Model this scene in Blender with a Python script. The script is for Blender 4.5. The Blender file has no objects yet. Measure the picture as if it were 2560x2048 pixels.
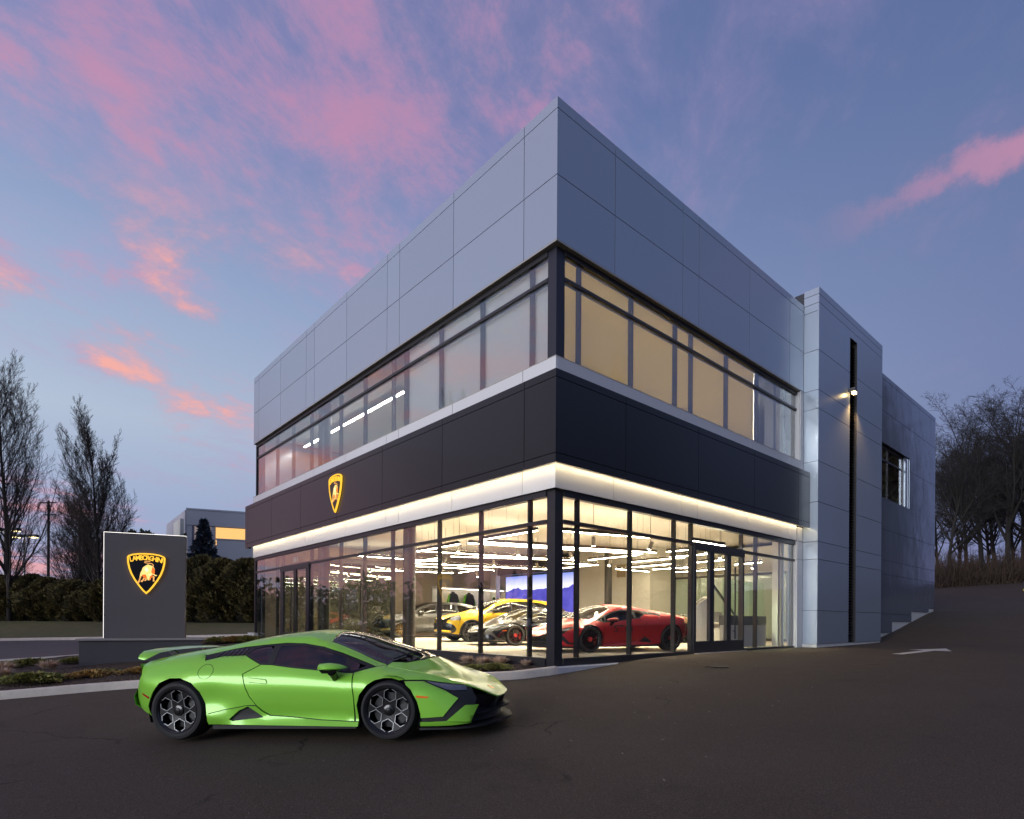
import bpy, bmesh, math, random
from mathutils import Vector, Matrix
from mathutils.geometry import delaunay_2d_cdt
R = math.radians
scene = bpy.context.scene
COL = scene.collection
random.seed(7)

# ------------------------------------------------------------------ camera
CAM = Vector((-8.5076, -8.3735, 0.8723))
YAW, ROLL = R(48.6932), R(0.353)
FW = Vector((math.cos(YAW), math.sin(YAW), 0)); RT = Vector((math.sin(YAW), -math.cos(YAW), 0)); UP = Vector((0, 0, 1))
ex = RT*math.cos(ROLL) + UP*math.sin(ROLL); eu = -RT*math.sin(ROLL) + UP*math.cos(ROLL)
cam_d = bpy.data.cameras.new('camera'); cam = bpy.data.objects.new('camera', cam_d); COL.objects.link(cam)
m = Matrix((ex, eu, -FW)).transposed().to_4x4(); m.translation = CAM; cam.matrix_world = m
cam_d.sensor_width = 36; cam_d.lens = 1463.2/2560*36; cam_d.shift_y = (1552.6-1024)/2560
cam_d.clip_end = 2000; cam_d.clip_start = 0.05
scene.camera = cam

# ------------------------------------------------------------------ sky and sun
SUN_AZ = math.atan2(-0.13, -0.99); SUN_EL = R(9)
world = bpy.data.worlds.new('World'); scene.world = world; world.use_nodes = True
wt = world.node_tree; wt.nodes.clear()
def N(t, kind, **kw):
    n = t.nodes.new(kind)
    for k, v in kw.items():
        if k == 'inp':
            for a, b in v.items(): n.inputs[a].default_value = b
        else: setattr(n, k, v)
    return n
def ramp(t, stops, fac, interp='LINEAR'):
    n = t.nodes.new('ShaderNodeValToRGB'); cr = n.color_ramp; cr.interpolation = interp
    while len(cr.elements) < len(stops): cr.elements.new(0.5)
    for e, (p, c) in zip(cr.elements, stops):
        e.position = p; e.color = (*c, 1) if len(c) == 3 else c
    t.links.new(fac, n.inputs[0]); return n.outputs[0]
def math_(t, op, a, b=None, clamp=False):
    n = t.nodes.new('ShaderNodeMath'); n.operation = op; n.use_clamp = clamp
    for i, v in enumerate((a, b)):
        if v is None: continue
        if isinstance(v, (int, float)): n.inputs[i].default_value = v
        else: t.links.new(v, n.inputs[i])
    return n.outputs[0]
def mixc(t, fac, a, b, mode='MIX'):
    n = t.nodes.new('ShaderNodeMix'); n.data_type = 'RGBA'; n.blend_type = mode
    for i, v in ((0, fac), (6, a), (7, b)):
        if isinstance(v, (int, float)): n.inputs[i].default_value = v
        elif isinstance(v, tuple): n.inputs[i].default_value = (*v, 1) if len(v) == 3 else v
        else: t.links.new(v, n.inputs[i])
    return n.outputs[2]
def srgb(r, g, b):
    f = lambda c: (c/255/12.92 if c/255 <= .04045 else ((c/255+.055)/1.055)**2.4)
    return (f(r), f(g), f(b))
PUFF = 14.4
def build_world():
    t = wt; L = t.links
    tc = N(t, 'ShaderNodeTexCoord'); sep = N(t, 'ShaderNodeSeparateXYZ'); L.new(tc.outputs['Generated'], sep.inputs[0])
    z = math_(t, 'MAXIMUM', sep.outputs[2], 0.0)
    # azimuth: 1 towards the afterglow on the left, 0 away from it
    d = N(t, 'ShaderNodeVectorMath', operation='DOT_PRODUCT'); L.new(tc.outputs['Generated'], d.inputs[0])
    g = (FW*0.35 - RT).normalized(); d.inputs[1].default_value = g
    glow = math_(t, 'ADD', math_(t, 'MULTIPLY', d.outputs['Value'], 0.75), 0.35, clamp=True)
    away = ramp(t, [(0, srgb(112, 112, 152)), (.12, srgb(118, 128, 172)), (.35, srgb(112, 126, 172)), (.62, srgb(92, 112, 158)), (1, srgb(76, 94, 142))], z)
    near = ramp(t, [(0, srgb(182, 188, 212)), (.06, srgb(164, 176, 210)), (.16, srgb(166, 182, 214)), (.28, srgb(186, 201, 222)), (.45, srgb(160, 180, 214)), (.65, srgb(122, 136, 188)), (1, srgb(90, 102, 154))], z)
    base = mixc(t, glow, away, near)
    # physical sky at dusk, a quarter of the light
    sky = N(t, 'ShaderNodeTexSky', sky_type='NISHITA', sun_disc=False, sun_elevation=R(3), sun_rotation=math.pi/2-SUN_AZ, air_density=1.4, dust_density=1.2, ozone_density=2.5)
    skyc = mixc(t, 1.0, sky.outputs[0], (0.10, 0.10, 0.10), 'MULTIPLY')
    base = mixc(t, 0.06, base, skyc)
    # cloud sheet: the direction is thrown onto a high flat layer, streaks run along the view axis
    zz = math_(t, 'ADD', z, 0.14)
    comb = N(t, 'ShaderNodeCombineXYZ')
    dr = N(t, 'ShaderNodeVectorMath', operation='DOT_PRODUCT'); dr.inputs[1].default_value = (RT*math.cos(.45)-FW*math.sin(.45)); L.new(tc.outputs['Generated'], dr.inputs[0])
    df = N(t, 'ShaderNodeVectorMath', operation='DOT_PRODUCT'); df.inputs[1].default_value = (FW*math.cos(.45)+RT*math.sin(.45)); L.new(tc.outputs['Generated'], df.inputs[0])
    u = math_(t, 'DIVIDE', dr.outputs['Value'], zz); v = math_(t, 'DIVIDE', df.outputs['Value'], zz)
    L.new(u, comb.inputs[0]); L.new(math_(t, 'MULTIPLY', v, 0.62), comb.inputs[1]); comb.inputs[2].default_value = 12.1
    n1 = N(t, 'ShaderNodeTexNoise', inp={'Scale': 0.9, 'Detail': 10.0, 'Roughness': 0.62, 'Distortion': 0.3}); L.new(comb.outputs[0], n1.inputs['Vector'])
    n2 = N(t, 'ShaderNodeTexNoise', inp={'Scale': 4.6, 'Detail': 10.0, 'Roughness': 0.68, 'Distortion': 0.25}); L.new(comb.outputs[0], n2.inputs['Vector'])
    n3 = N(t, 'ShaderNodeTexNoise', inp={'Scale': 0.33, 'Detail': 3.0, 'Roughness': 0.5}); L.new(comb.outputs[0], n3.inputs['Vector'])
    den = math_(t, 'ADD', math_(t, 'MULTIPLY', n1.outputs['Fac'], 0.55), math_(t, 'MULTIPLY', n2.outputs['Fac'], 0.45))
    den = math_(t, 'ADD', den, math_(t, 'MULTIPLY', math_(t, 'SUBTRACT', n3.outputs['Fac'], 0.5), 0.45))
    den = math_(t, 'ADD', den, math_(t, 'MULTIPLY', math_(t, 'SUBTRACT', glow, 0.5), 0.11))
    veil = ramp(t, [(.44, (0, 0, 0)), (.64, (1, 1, 1))], den, 'EASE')
    puff = ramp(t, [(.520, (0, 0, 0)), (.625, (1, 1, 1))], den, 'EASE')
    ccol = mixc(t, glow, srgb(152, 136, 178), srgb(186, 162, 200))
    c2 = mixc(t, math_(t, 'MULTIPLY', glow, math_(t, 'SUBTRACT', 1.1, math_(t, 'MULTIPLY', z, 1.7)), clamp=True), srgb(196, 138, 172), srgb(250, 174, 166))
    out = mixc(t, math_(t, 'MULTIPLY', veil, 0.62), base, ccol)
    out = mixc(t, math_(t, 'MULTIPLY', puff, 0.66), out, c2)
    # broken puffs lower down towards the glow
    cb2 = N(t, 'ShaderNodeCombineXYZ'); L.new(u, cb2.inputs[0]); L.new(math_(t, 'MULTIPLY', v, 0.8), cb2.inputs[1]); cb2.inputs[2].default_value = PUFF
    n4 = N(t, 'ShaderNodeTexNoise', inp={'Scale': 1.7, 'Detail': 10.0, 'Roughness': 0.64, 'Distortion': 0.2}); L.new(cb2.outputs[0], n4.inputs['Vector'])
    win = math_(t, 'MULTIPLY', ramp(t, [(.10, (0, 0, 0)), (.22, (1, 1, 1)), (.46, (1, 1, 1)), (.58, (0, 0, 0))], z, 'EASE'), ramp(t, [(.45, (0, 0, 0)), (.68, (1, 1, 1))], glow, 'EASE'))
    p2 = math_(t, 'MULTIPLY', ramp(t, [(.51, (0, 0, 0)), (.645, (1, 1, 1))], n4.outputs['Fac'], 'EASE'), win)
    p2 = math_(t, 'MULTIPLY', p2, ramp(t, [(.36, (.1, .1, .1)), (.62, (1, 1, 1))], n2.outputs['Fac'], 'EASE'))
    out = mixc(t, math_(t, 'MULTIPLY', p2, 0.9), out, mixc(t, p2, srgb(206, 150, 178), srgb(252, 176, 162)))
    # one long thin streak high on the right
    def dirpx(px, py): return (FW+RT*((px-1280)/1463.2)+UP*((1552.6-py)/1463.2)).normalized()
    a_, b_ = dirpx(2600, 320), dirpx(2130, 545); nn = a_.cross(b_).normalized(); md = (a_+b_).normalized(); al = (a_-b_).normalized()
    dn = N(t, 'ShaderNodeVectorMath', operation='DOT_PRODUCT'); dn.inputs[1].default_value = nn; L.new(tc.outputs['Generated'], dn.inputs[0])
    da = N(t, 'ShaderNodeVectorMath', operation='DOT_PRODUCT'); da.inputs[1].default_value = al; L.new(tc.outputs['Generated'], da.inputs[0])
    dm = N(t, 'ShaderNodeVectorMath', operation='DOT_PRODUCT'); dm.inputs[1].default_value = md; L.new(tc.outputs['Generated'], dm.inputs[0])
    n5 = N(t, 'ShaderNodeTexNoise', inp={'Scale': 16.0, 'Detail': 8.0, 'Roughness': 0.66}); L.new(tc.outputs['Generated'], n5.inputs['Vector'])
    wd = math_(t, 'ADD', math_(t, 'ABSOLUTE', dn.outputs['Value']), math_(t, 'MULTIPLY', math_(t, 'SUBTRACT', n5.outputs['Fac'], .5), .075))
    sk = ramp(t, [(.002, (1, 1, 1)), (.024, (0, 0, 0))], wd, 'EASE'); ln = ramp(t, [(.0, (0, 0, 0)), (.26, (1, 1, 1))], math_(t, 'ADD', da.outputs['Value'], .16), 'EASE'); fr = ramp(t, [(.80, (0, 0, 0)), (.90, (1, 1, 1))], dm.outputs['Value'])
    out = mixc(t, math_(t, 'MULTIPLY', math_(t, 'MULTIPLY', math_(t, 'MULTIPLY', sk, ln), fr), .60), out, srgb(218, 148, 174))
    bg = N(t, 'ShaderNodeBackground'); bg.inputs[1].default_value = 1.0; L.new(out, bg.inputs[0])
    o = N(t, 'ShaderNodeOutputWorld'); L.new(bg.outputs[0], o.inputs[0])
build_world()
sun_d = bpy.data.lights.new('sun', 'SUN'); sun = bpy.data.objects.new('sun', sun_d); COL.objects.link(sun)
sun_d.energy = 2.15; sun_d.angle = R(35); sun_d.color = (0.95, 0.98, 1.0)
sdir = Vector((math.cos(SUN_AZ)*math.cos(SUN_EL), math.sin(SUN_AZ)*math.cos(SUN_EL), math.sin(SUN_EL)))
sun.rotation_euler = sdir.to_track_quat('Z', 'Y').to_euler(); sun.location = sdir*60
vs = scene.view_settings; vs.view_transform = 'Standard'; vs.look = 'None'; vs.exposure = 0; vs.gamma = 1; vs.use_curve_mapping = False
cy = scene.cycles
cy.max_bounces = 7; cy.diffuse_bounces = 3; cy.glossy_bounces = 4; cy.transmission_bounces = 4; cy.transparent_max_bounces = 28
cy.sample_clamp_indirect = 4.0; cy.sample_clamp_direct = 0; cy.blur_glossy = 0.6; cy.caustics_reflective = False; cy.caustics_refractive = False
cy.use_denoising = True; cy.use_light_tree = True

# ------------------------------------------------------------------ materials
MATS = {}
def mat(name, base=(.5, .5, .5), rough=.5, metal=0., spec=.5, noise=None, bump=None, coat=0., emit=None, estr=0., rand=0., sheen=0., trans=0.):
    """procedural Principled; noise=(scale, amount, colour2), bump=(scale, strength, distance), rand = value change per object"""
    if name in MATS: return MATS[name]
    mt = bpy.data.materials.new(name); mt.use_nodes = True; t = mt.node_tree; L = t.links
    b = t.nodes['Principled BSDF']
    b.inputs['Base Color'].default_value = (*base, 1); b.inputs['Roughness'].default_value = rough; b.inputs['Metallic'].default_value = metal
    b.inputs['Specular IOR Level'].default_value = spec
    if coat: b.inputs['Coat Weight'].default_value = coat; b.inputs['Coat Roughness'].default_value = .03
    if emit: b.inputs['Emission Color'].default_value = (*emit, 1); b.inputs['Emission Strength'].default_value = estr
    col = None
    tc = None
    if noise or bump: tc = N(t, 'ShaderNodeTexCoord')
    if noise:
        sc, am, c2 = noise
        n = N(t, 'ShaderNodeTexNoise', inp={'Scale': sc, 'Detail': 6.0, 'Roughness': .62}); L.new(tc.outputs['Object'], n.inputs['Vector'])
        f = ramp(t, [(.35, (0, 0, 0)), (.65, (1, 1, 1))], n.outputs['Fac'])
        col = mixc(t, math_(t, 'MULTIPLY', f, am), (*base,), c2)
    if rand:
        oi = N(t, 'ShaderNodeObjectInfo'); hs = N(t, 'ShaderNodeHueSaturation')
        v = math_(t, 'ADD', math_(t, 'MULTIPLY', math_(t, 'SUBTRACT', oi.outputs['Random'], .5), rand*2), 1.0)
        L.new(v, hs.inputs['Value'])
        if col is None: hs.inputs['Color'].default_value = (*base, 1)
        else: L.new(col, hs.inputs['Color'])
        col = hs.outputs[0]
    if col is not None: L.new(col, b.inputs['Base Color'])
    if bump:
        sc, st, di = bump
        n = N(t, 'ShaderNodeTexNoise', inp={'Scale': sc, 'Detail': 4.0}); L.new(tc.outputs['Object'], n.inputs['Vector'])
        bp = N(t, 'ShaderNodeBump', inp={'Strength': st, 'Distance': di}); L.new(n.outputs['Fac'], bp.inputs['Height']); L.new(bp.outputs[0], b.inputs['Normal'])
    MATS[name] = mt; return mt
def glass_mat(name, tint=(1, 1, 1), refl=(1, 1, 1), ior=1.45, rough=0., dark=0., boost=0.):
    if name in MATS: return MATS[name]
    mt = bpy.data.materials.new(name); mt.use_nodes = True; t = mt.node_tree; t.nodes.clear(); L = t.links
    tr = N(t, 'ShaderNodeBsdfTransparent'); tr.inputs[0].default_value = (*tint, 1)
    gl = N(t, 'ShaderNodeBsdfGlossy'); gl.inputs[0].default_value = (*refl, 1); gl.inputs['Roughness'].default_value = rough
    fr = N(t, 'ShaderNodeFresnel'); fr.inputs[0].default_value = ior
    # same reflectance from either side of the thin pane
    geo = N(t, 'ShaderNodeNewGeometry'); d = N(t, 'ShaderNodeVectorMath', operation='DOT_PRODUCT'); L.new(geo.outputs['Incoming'], d.inputs[0]); L.new(geo.outputs['Normal'], d.inputs[1])
    c = math_(t, 'ABSOLUTE', d.outputs['Value'])
    p = math_(t, 'POWER', math_(t, 'SUBTRACT', 1.0, c, clamp=True), 5.0)
    f0 = ((ior-1)/(ior+1))**2 + boost
    f = math_(t, 'ADD', math_(t, 'MULTIPLY', p, 1-f0), f0, clamp=True)
    mx = N(t, 'ShaderNodeMixShader'); L.new(f, mx.inputs[0]); L.new(tr.outputs[0], mx.inputs[1]); L.new(gl.outputs[0], mx.inputs[2])
    o = N(t, 'ShaderNodeOutputMaterial'); L.new(mx.outputs[0], o.inputs[0]); MATS[name] = mt; return mt
def emit_mat(name, col, strength):
    if name in MATS: return MATS[name]
    mt = bpy.data.materials.new(name); mt.use_nodes = True; t = mt.node_tree; t.nodes.clear()
    e = N(t, 'ShaderNodeEmission'); e.inputs[0].default_value = (*col, 1); e.inputs[1].default_value = strength
    o = N(t, 'ShaderNodeOutputMaterial'); t.links.new(e.outputs[0], o.inputs[0]); MATS[name] = mt; return mt

# ------------------------------------------------------------------ mesh helpers
class MB:
    """collects geometry for ONE mesh object"""
    def __init__(s): s.v = []; s.f = []
    def add(s, vs, fs):
        o = len(s.v); s.v += [tuple(v) for v in vs]; s.f += [tuple(i+o for i in f) for f in fs]; return s
    def box(s, x0, x1, y0, y1, z0, z1):
        return s.add([(x0,y0,z0),(x1,y0,z0),(x1,y1,z0),(x0,y1,z0),(x0,y0,z1),(x1,y0,z1),(x1,y1,z1),(x0,y1,z1)],
                     [(0,3,2,1),(4,5,6,7),(0,1,5,4),(1,2,6,5),(2,3,7,6),(3,0,4,7)])
    def bar(s, a, b, w, h, up=Vector((0, 0, 1))):
        a = Vector(a); b = Vector(b); d = (b-a).normalized()
        if abs(d.dot(up)) > .99: up = Vector((0, 1, 0))
        r = d.cross(up).normalized()*w/2; u = r.cross(d).normalized()*h/2
        vs = [p+i*r+j*u for p in (a, b) for i, j in ((-1,-1),(1,-1),(1,1),(-1,1))]
        return s.add(vs, [(0,1,2,3),(7,6,5,4),(0,4,5,1),(1,5,6,2),(2,6,7,3),(3,7,4,0)])
    def tube(s, pts, rads, n=8, cap=True):
        pts = [Vector(p) for p in pts]
        if isinstance(rads, (int, float)): rads = [rads]*len(pts)
        o = len(s.v); ref = Vector((0, 0, 1)); prev = None
        for i, p in enumerate(pts):
            d = (pts[min(i+1, len(pts)-1)]-pts[max(i-1, 0)]).normalized()
            a = (prev if prev is not None else (Vector((1, 0, 0)) if abs(d.z) > .9 else ref))
            a = (a-d*a.dot(d)).normalized(); prev = a; b = d.cross(a)
            for k in range(n):
                t = 2*math.pi*k/n; s.v.append(tuple(p+(a*math.cos(t)+b*math.sin(t))*rads[i]))
        for i in range(len(pts)-1):
            for k in range(n):
                k2 = (k+1) % n; s.f.append((o+i*n+k, o+i*n+k2, o+(i+1)*n+k2, o+(i+1)*n+k))
        if cap:
            s.f.append(tuple(o+k for k in reversed(range(n)))); s.f.append(tuple(o+(len(pts)-1)*n+k for k in range(n)))
        return s
    def lathe(s, prof, n=32, axis='z', c=(0, 0, 0), closed=False):
        """prof: list of (radius, along axis)"""
        o = len(s.v)
        for r, h in prof:
            for k in range(n):
                t = 2*math.pi*k/n; a, b = r*math.cos(t), r*math.sin(t)
                p = (a, b, h) if axis == 'z' else ((a, h, b) if axis == 'y' else (h, a, b))
                s.v.append((p[0]+c[0], p[1]+c[1], p[2]+c[2]))
        m_ = len(prof)
        for i in range(m_ if closed else m_-1):
            for k in range(n):
                k2 = (k+1) % n; i2 = (i+1) % m_
                s.f.append((o+i*n+k, o+i*n+k2, o+i2*n+k2, o+i2*n+k))
        return s
    def prism(s, poly, fn, d):
        """poly: list of 2D points; fn(p) -> 3D point; d: extrusion vector"""
        n = len(poly); a = [Vector(fn(p)) for p in poly]; d = Vector(d)
        return s.add(a+[p+d for p in a], [tuple(reversed(range(n))), tuple(range(n, 2*n))]+[(i, (i+1) % n, n+(i+1) % n, n+i) for i in range(n)])
    def mesh(s, name='m', smooth=None):
        me = bpy.data.meshes.new(name); me.from_pydata(s.v, [], s.f); me.update()
        if smooth is not None:
            me.polygons.foreach_set('use_smooth', [True]*len(me.polygons))
            if smooth < 180: me.set_sharp_from_angle(angle=R(smooth))
        return me
def link(name, me, material=None, parent=None):
    o = bpy.data.objects.new(name, me); COL.objects.link(o)
    if material is not None and not me.materials: me.materials.append(material)
    if parent is not None: o.parent = parent
    return o
def obj(name, mb, material, parent=None, smooth=None, fix=False):
    me = mb.mesh(name, None)
    if fix:
        bm = bmesh.new(); bm.from_mesh(me); bmesh.ops.recalc_face_normals(bm, faces=bm.faces); bm.to_mesh(me); bm.free()
    if smooth is not None:
        me.polygons.foreach_set('use_smooth', [True]*len(me.polygons))
        if smooth < 180: me.set_sharp_from_angle(angle=R(smooth))
    return link(name, me, material, parent)
def tag(o, label, cat=None, group=None, kind=None):
    o['label'] = label
    if cat: o['category'] = cat
    if group: o['group'] = group
    if kind: o['kind'] = kind
    return o
def thing(name, label, cat, loc=(0, 0, 0), rotz=0., group=None):
    o = bpy.data.objects.new(name, None); COL.objects.link(o); o.location = loc; o.rotation_euler = (0, 0, rotz); o.empty_display_size = .3
    return tag(o, label, cat, group)
def copy_tree(o, parent=None):
    c = o.copy(); COL.objects.link(c); c.parent = parent
    for ch in o.children: copy_tree(ch, c)
    return c
def B(x0, x1, y0, y1, z0, z1): return MB().box(x0, x1, y0, y1, z0, z1)
def cr(pts, x):
    """Catmull-Rom style (monotone-limited) interpolation of rows [(x, a, b, ...)] at x"""
    n = len(pts)
    if x <= pts[0][0]: return pts[0][1:]
    if x >= pts[-1][0]: return pts[-1][1:]
    i = max(k for k in range(n-1) if pts[k][0] <= x)
    x0, x1 = pts[i][0], pts[i+1][0]; h = x1-x0; t = (x-x0)/h; out = []
    for j in range(1, len(pts[0])):
        d = (pts[i+1][j]-pts[i][j])/h
        def slope(k):
            if k == 0 or k == n-1: return None
            a = (pts[k][j]-pts[k-1][j])/(pts[k][0]-pts[k-1][0]); b = (pts[k+1][j]-pts[k][j])/(pts[k+1][0]-pts[k][0])
            return 0. if a*b <= 0 else 2*a*b/(a+b)
        m0 = slope(i); m1 = slope(i+1); m0 = d if m0 is None else m0; m1 = d if m1 is None else m1
        t2, t3 = t*t, t*t*t
        out.append((2*t3-3*t2+1)*pts[i][j]+(t3-2*t2+t)*h*m0+(-2*t3+3*t2)*pts[i+1][j]+(t3-t2)*h*m1)
    return out
def inside(p, poly):
    x, y = p; c = False; n = len(poly)
    for i in range(n):
        (x1, y1), (x2, y2) = poly[i], poly[i-1]
        if (y1 > y) != (y2 > y) and x < (x2-x1)*(y-y1)/(y2-y1)+x1: c = not c
    return c
def subdiv(poly, step):
    out = []
    for i in range(len(poly)):
        a, b = Vector(poly[i]), Vector(poly[(i+1) % len(poly)]); n = max(1, int(math.ceil((b-a).length/step)))
        out += [tuple(a.lerp(b, k/n)) for k in range(n)]
    return out
def tri2d(outer, holes=(), step=.05):
    """triangulate a 2D region with holes and interior grid points"""
    loops = [subdiv(outer, step)]+[subdiv(h, step) for h in holes]
    pts, edges = [], []
    for lp in loops:
        o = len(pts); pts += lp; edges += [(o+i, o+(i+1) % len(lp)) for i in range(len(lp))]
    xs = [p[0] for p in loops[0]]; ys = [p[1] for p in loops[0]]
    nx = int((max(xs)-min(xs))/step); ny = int((max(ys)-min(ys))/step)
    for i in range(1, nx+1):
        for j in range(1, ny+1):
            p = (min(xs)+(i-.5+.25*(j % 2))*step, min(ys)+(j-.5)*step)
            if inside(p, loops[0]) and not any(inside(p, h) for h in loops[1:]):
                if all((p[0]-q[0])**2+(p[1]-q[1])**2 > (.45*step)**2 for lp in loops for q in lp): pts.append(p)
    v, e, f, *_ = delaunay_2d_cdt([Vector(p) for p in pts], edges, [], 0, 1e-6)
    fs = []
    for t in f:
        c = sum((v[i] for i in t), Vector((0, 0)))/len(t)
        if inside(c, loops[0]) and not any(inside(c, h) for h in loops[1:]): fs.append(tuple(t))
    return [tuple(p) for p in v], fs
# ------------------------------------------------------------------ ground
HK = [(-60, -1.7), (-15, -1.0), (-6, -.53), (0, -.20), (3.5, .0), (6, .035), (12, .05), (18, .10), (21, .42), (24.2, .93), (28, 1.5), (31, 1.75), (45, 2.7), (90, 6.3), (300, 8)]
def hz(x, y=0): return cr(HK, x)[0]
def sheet(name, xs, ys, dz, material, z=None):
    b = MB(); zf = z or (lambda x, y: hz(x, y))
    b.v = [(x, y, zf(x, y)+dz) for y in ys for x in xs]; n = len(xs)
    b.f = [(j*n+i, j*n+i+1, (j+1)*n+i+1, (j+1)*n+i) for j in range(len(ys)-1) for i in range(n-1)]
    return obj(name, b, material, smooth=180)
def poly_sheet(name, poly, dz, material, step=.5, z=None, edge=0.0, parent=None, fn=None):
    zf = z or hz; v, f = tri2d(poly, (), step); b = MB()
    jit = (lambda p: random.uniform(-edge, edge)) if edge else (lambda p: 0)
    b.v = [(p[0], p[1], (fn(p) if fn else zf(p[0], p[1]))+dz+jit(p)) for p in v]
    b.f = f
    o = obj(name, b, material, parent=parent, smooth=180, fix=True)
    return o
def asphalt_mat(name, c1, c2, c3):
    mt = mat(name, c1, .9, spec=.15); t = mt.node_tree; L = t.links; b = t.nodes['Principled BSDF']
    tc = N(t, 'ShaderNodeTexCoord')
    def nz(s, d=4., r=.6):
        n = N(t, 'ShaderNodeTexNoise', inp={'Scale': s, 'Detail': d, 'Roughness': r}); L.new(tc.outputs['Object'], n.inputs['Vector']); return n.outputs['Fac']
    big = ramp(t, [(.36, (0, 0, 0)), (.66, (1, 1, 1))], nz(.35, 5.)); mid = ramp(t, [(.4, (0, 0, 0)), (.62, (1, 1, 1))], nz(2.3, 6.))
    fine = ramp(t, [(.46, (0, 0, 0)), (.60, (1, 1, 1))], nz(95, 3., .75)); grit = ramp(t, [(.645, (0, 0, 0)), (.70, (1, 1, 1))], nz(55, 2., .5))
    c = mixc(t, big, c1, c2); c = mixc(t, math_(t, 'MULTIPLY', mid, .35), c, c3); c = mixc(t, math_(t, 'MULTIPLY', fine, .60), c, (c3[0]*2.1, c3[1]*2.1, c3[2]*2.1)); c = mixc(t, math_(t, 'MULTIPLY', grit, .55), c, (.17, .16, .145))
    vo = N(t, 'ShaderNodeTexVoronoi', feature='DISTANCE_TO_EDGE', inp={'Scale': .16}); wv = N(t, 'ShaderNodeVectorMath', operation='ADD')
    nd = N(t, 'ShaderNodeTexNoise', inp={'Scale': 1.1, 'Detail': 6.}); L.new(tc.outputs['Object'], nd.inputs['Vector']); L.new(tc.outputs['Object'], wv.inputs[0]); L.new(nd.outputs['Color'], wv.inputs[1]); L.new(wv.outputs[0], vo.inputs['Vector'])
    crk = ramp(t, [(.0, (1, 1, 1)), (.0016, (.6, .6, .6)), (.003, (0, 0, 0))], vo.outputs['Distance']); brk = ramp(t, [(.50, (0, 0, 0)), (.58, (1, 1, 1))], nz(.8, 3.))
    c = mixc(t, math_(t, 'MULTIPLY', math_(t, 'MULTIPLY', crk, brk), .75), c, (.012, .011, .010))
    st = ramp(t, [(.60, (0, 0, 0)), (.72, (1, 1, 1))], nz(.55, 7., .7)); c = mixc(t, math_(t, 'MULTIPLY', st, .4), c, (c1[0]*.6, c1[1]*.6, c1[2]*.6))
    L.new(c, b.inputs['Base Color'])
    bp = N(t, 'ShaderNodeBump', inp={'Strength': .55, 'Distance': .006}); L.new(nz(110, 4., .7), bp.inputs['Height']); L.new(bp.outputs[0], b.inputs['Normal'])
    L.new(math_(t, 'ADD', math_(t, 'MULTIPLY', mid, .10), .82), b.inputs['Roughness'])
    return mt
M_ASPH = asphalt_mat('asphalt', (.050, .039, .029), (.066, .052, .039), (.078, .063, .048))
M_ROAD = asphalt_mat('asphalt_road', (.105, .090, .078), (.120, .104, .090), (.130, .114, .10))
M_CONC = mat('kerb_concrete', (.78, .70, .58), .85, noise=(6, .55, (.60, .53, .44)), bump=(60, .3, .004))
M_MULCH = mat('mulch', (.034, .023, .017), .95, noise=(22, .7, (.09, .058, .04)), bump=(35, 1., .03))
M_GRASS = mat('lawn', (.115, .125, .036), .95, noise=(1.5, .7, (.20, .16, .065)), bump=(40, .8, .02))
def grid(a, b, fine0, fine1, s, big):
    out = [a]
    while out[-1] < b:
        x = out[-1]; st = s if fine0 <= x <= fine1 else min(big, s+abs(x-(fine0 if x < fine0 else fine1))*.25)
        out.append(min(b, x+st))
    return out
g = sheet('ground', grid(-200, 260, -20, 34, .8, 20), grid(-140, 260, -12, 8, 1.5, 20), 0, M_ASPH)
tag(g, 'dark asphalt lot sloping up towards the right', kind='structure')
def sweep(name, path, prof, material, z=None, parent=None, step=.4):
    zf = z or hz; pts = []
    for i in range(len(path)-1):
        a, b = Vector(path[i]), Vector(path[i+1]); n = max(1, int((b-a).length/step)); pts += [a.lerp(b, k/n) for k in range(n)]
    pts.append(Vector(path[-1])); b = MB(); m_ = len(prof)
    for i, p in enumerate(pts):
        d = (pts[min(i+1, len(pts)-1)]-pts[max(i-1, 0)]).normalized(); nrm = Vector((-d.y, d.x))
        for o, h in prof:
            q = p+nrm*o; b.v.append((q.x, q.y, zf(p.x, p.y)+h))
    for i in range(len(pts)-1):
        for k in range(m_-1): b.f.append((i*m_+k, i*m_+k+1, (i+1)*m_+k+1, (i+1)*m_+k))
    b.f.append(tuple(range(m_))); b.f.append(tuple((len(pts)-1)*m_+k for k in reversed(range(m_))))
    return obj(name, b, material, parent=parent, smooth=40, fix=True)
def smooth_path(pts, n=6):
    P = [Vector(p) for p in pts]; out = []
    for i in range(len(P)-1):
        p0, p1, p2, p3 = P[max(i-1, 0)], P[i], P[i+1], P[min(i+2, len(P)-1)]
        for k in range(n):
            t = k/n; out.append(.5*((2*p1)+(p2-p0)*t+(2*p0-5*p1+4*p2-p3)*t*t+(3*p1-p0-3*p2+p3)*t**3))
    return [tuple(p) for p in out]+[tuple(P[-1])]
KF = smooth_path([(-16, 9.2), (-12, 7.5), (-8.47, 6.28), (-6.9, 5.85), (-5.9, 5.35), (-4.5, 4.0), (-2.9, 2.05), (-1.26, .22), (-.35, -.08), (.02, -.10)])
KP = [(0, -.25), (0, .13), (.02, .155), (.13, .16), (.15, .14), (.15, -.25)]
tag(sweep('kerb', KF, KP, M_CONC), 'pale concrete kerb in front of the mulch bed', kind='structure')
KB = smooth_path([(-16, 20.5), (-12, 18.6), (-8.44, 17.4), (-6.9, 16.9), (-4.5, 17.3), (-2.2, 19.2), (-.9, 21.2)])
tag(sweep('kerb', KB, [(0, -.25), (0, .13), (.02, .155), (.13, .16), (.15, .14), (.15, -.25)], M_CONC), 'pale kerb at the back of the mulch bed behind the sign', kind='structure')
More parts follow.
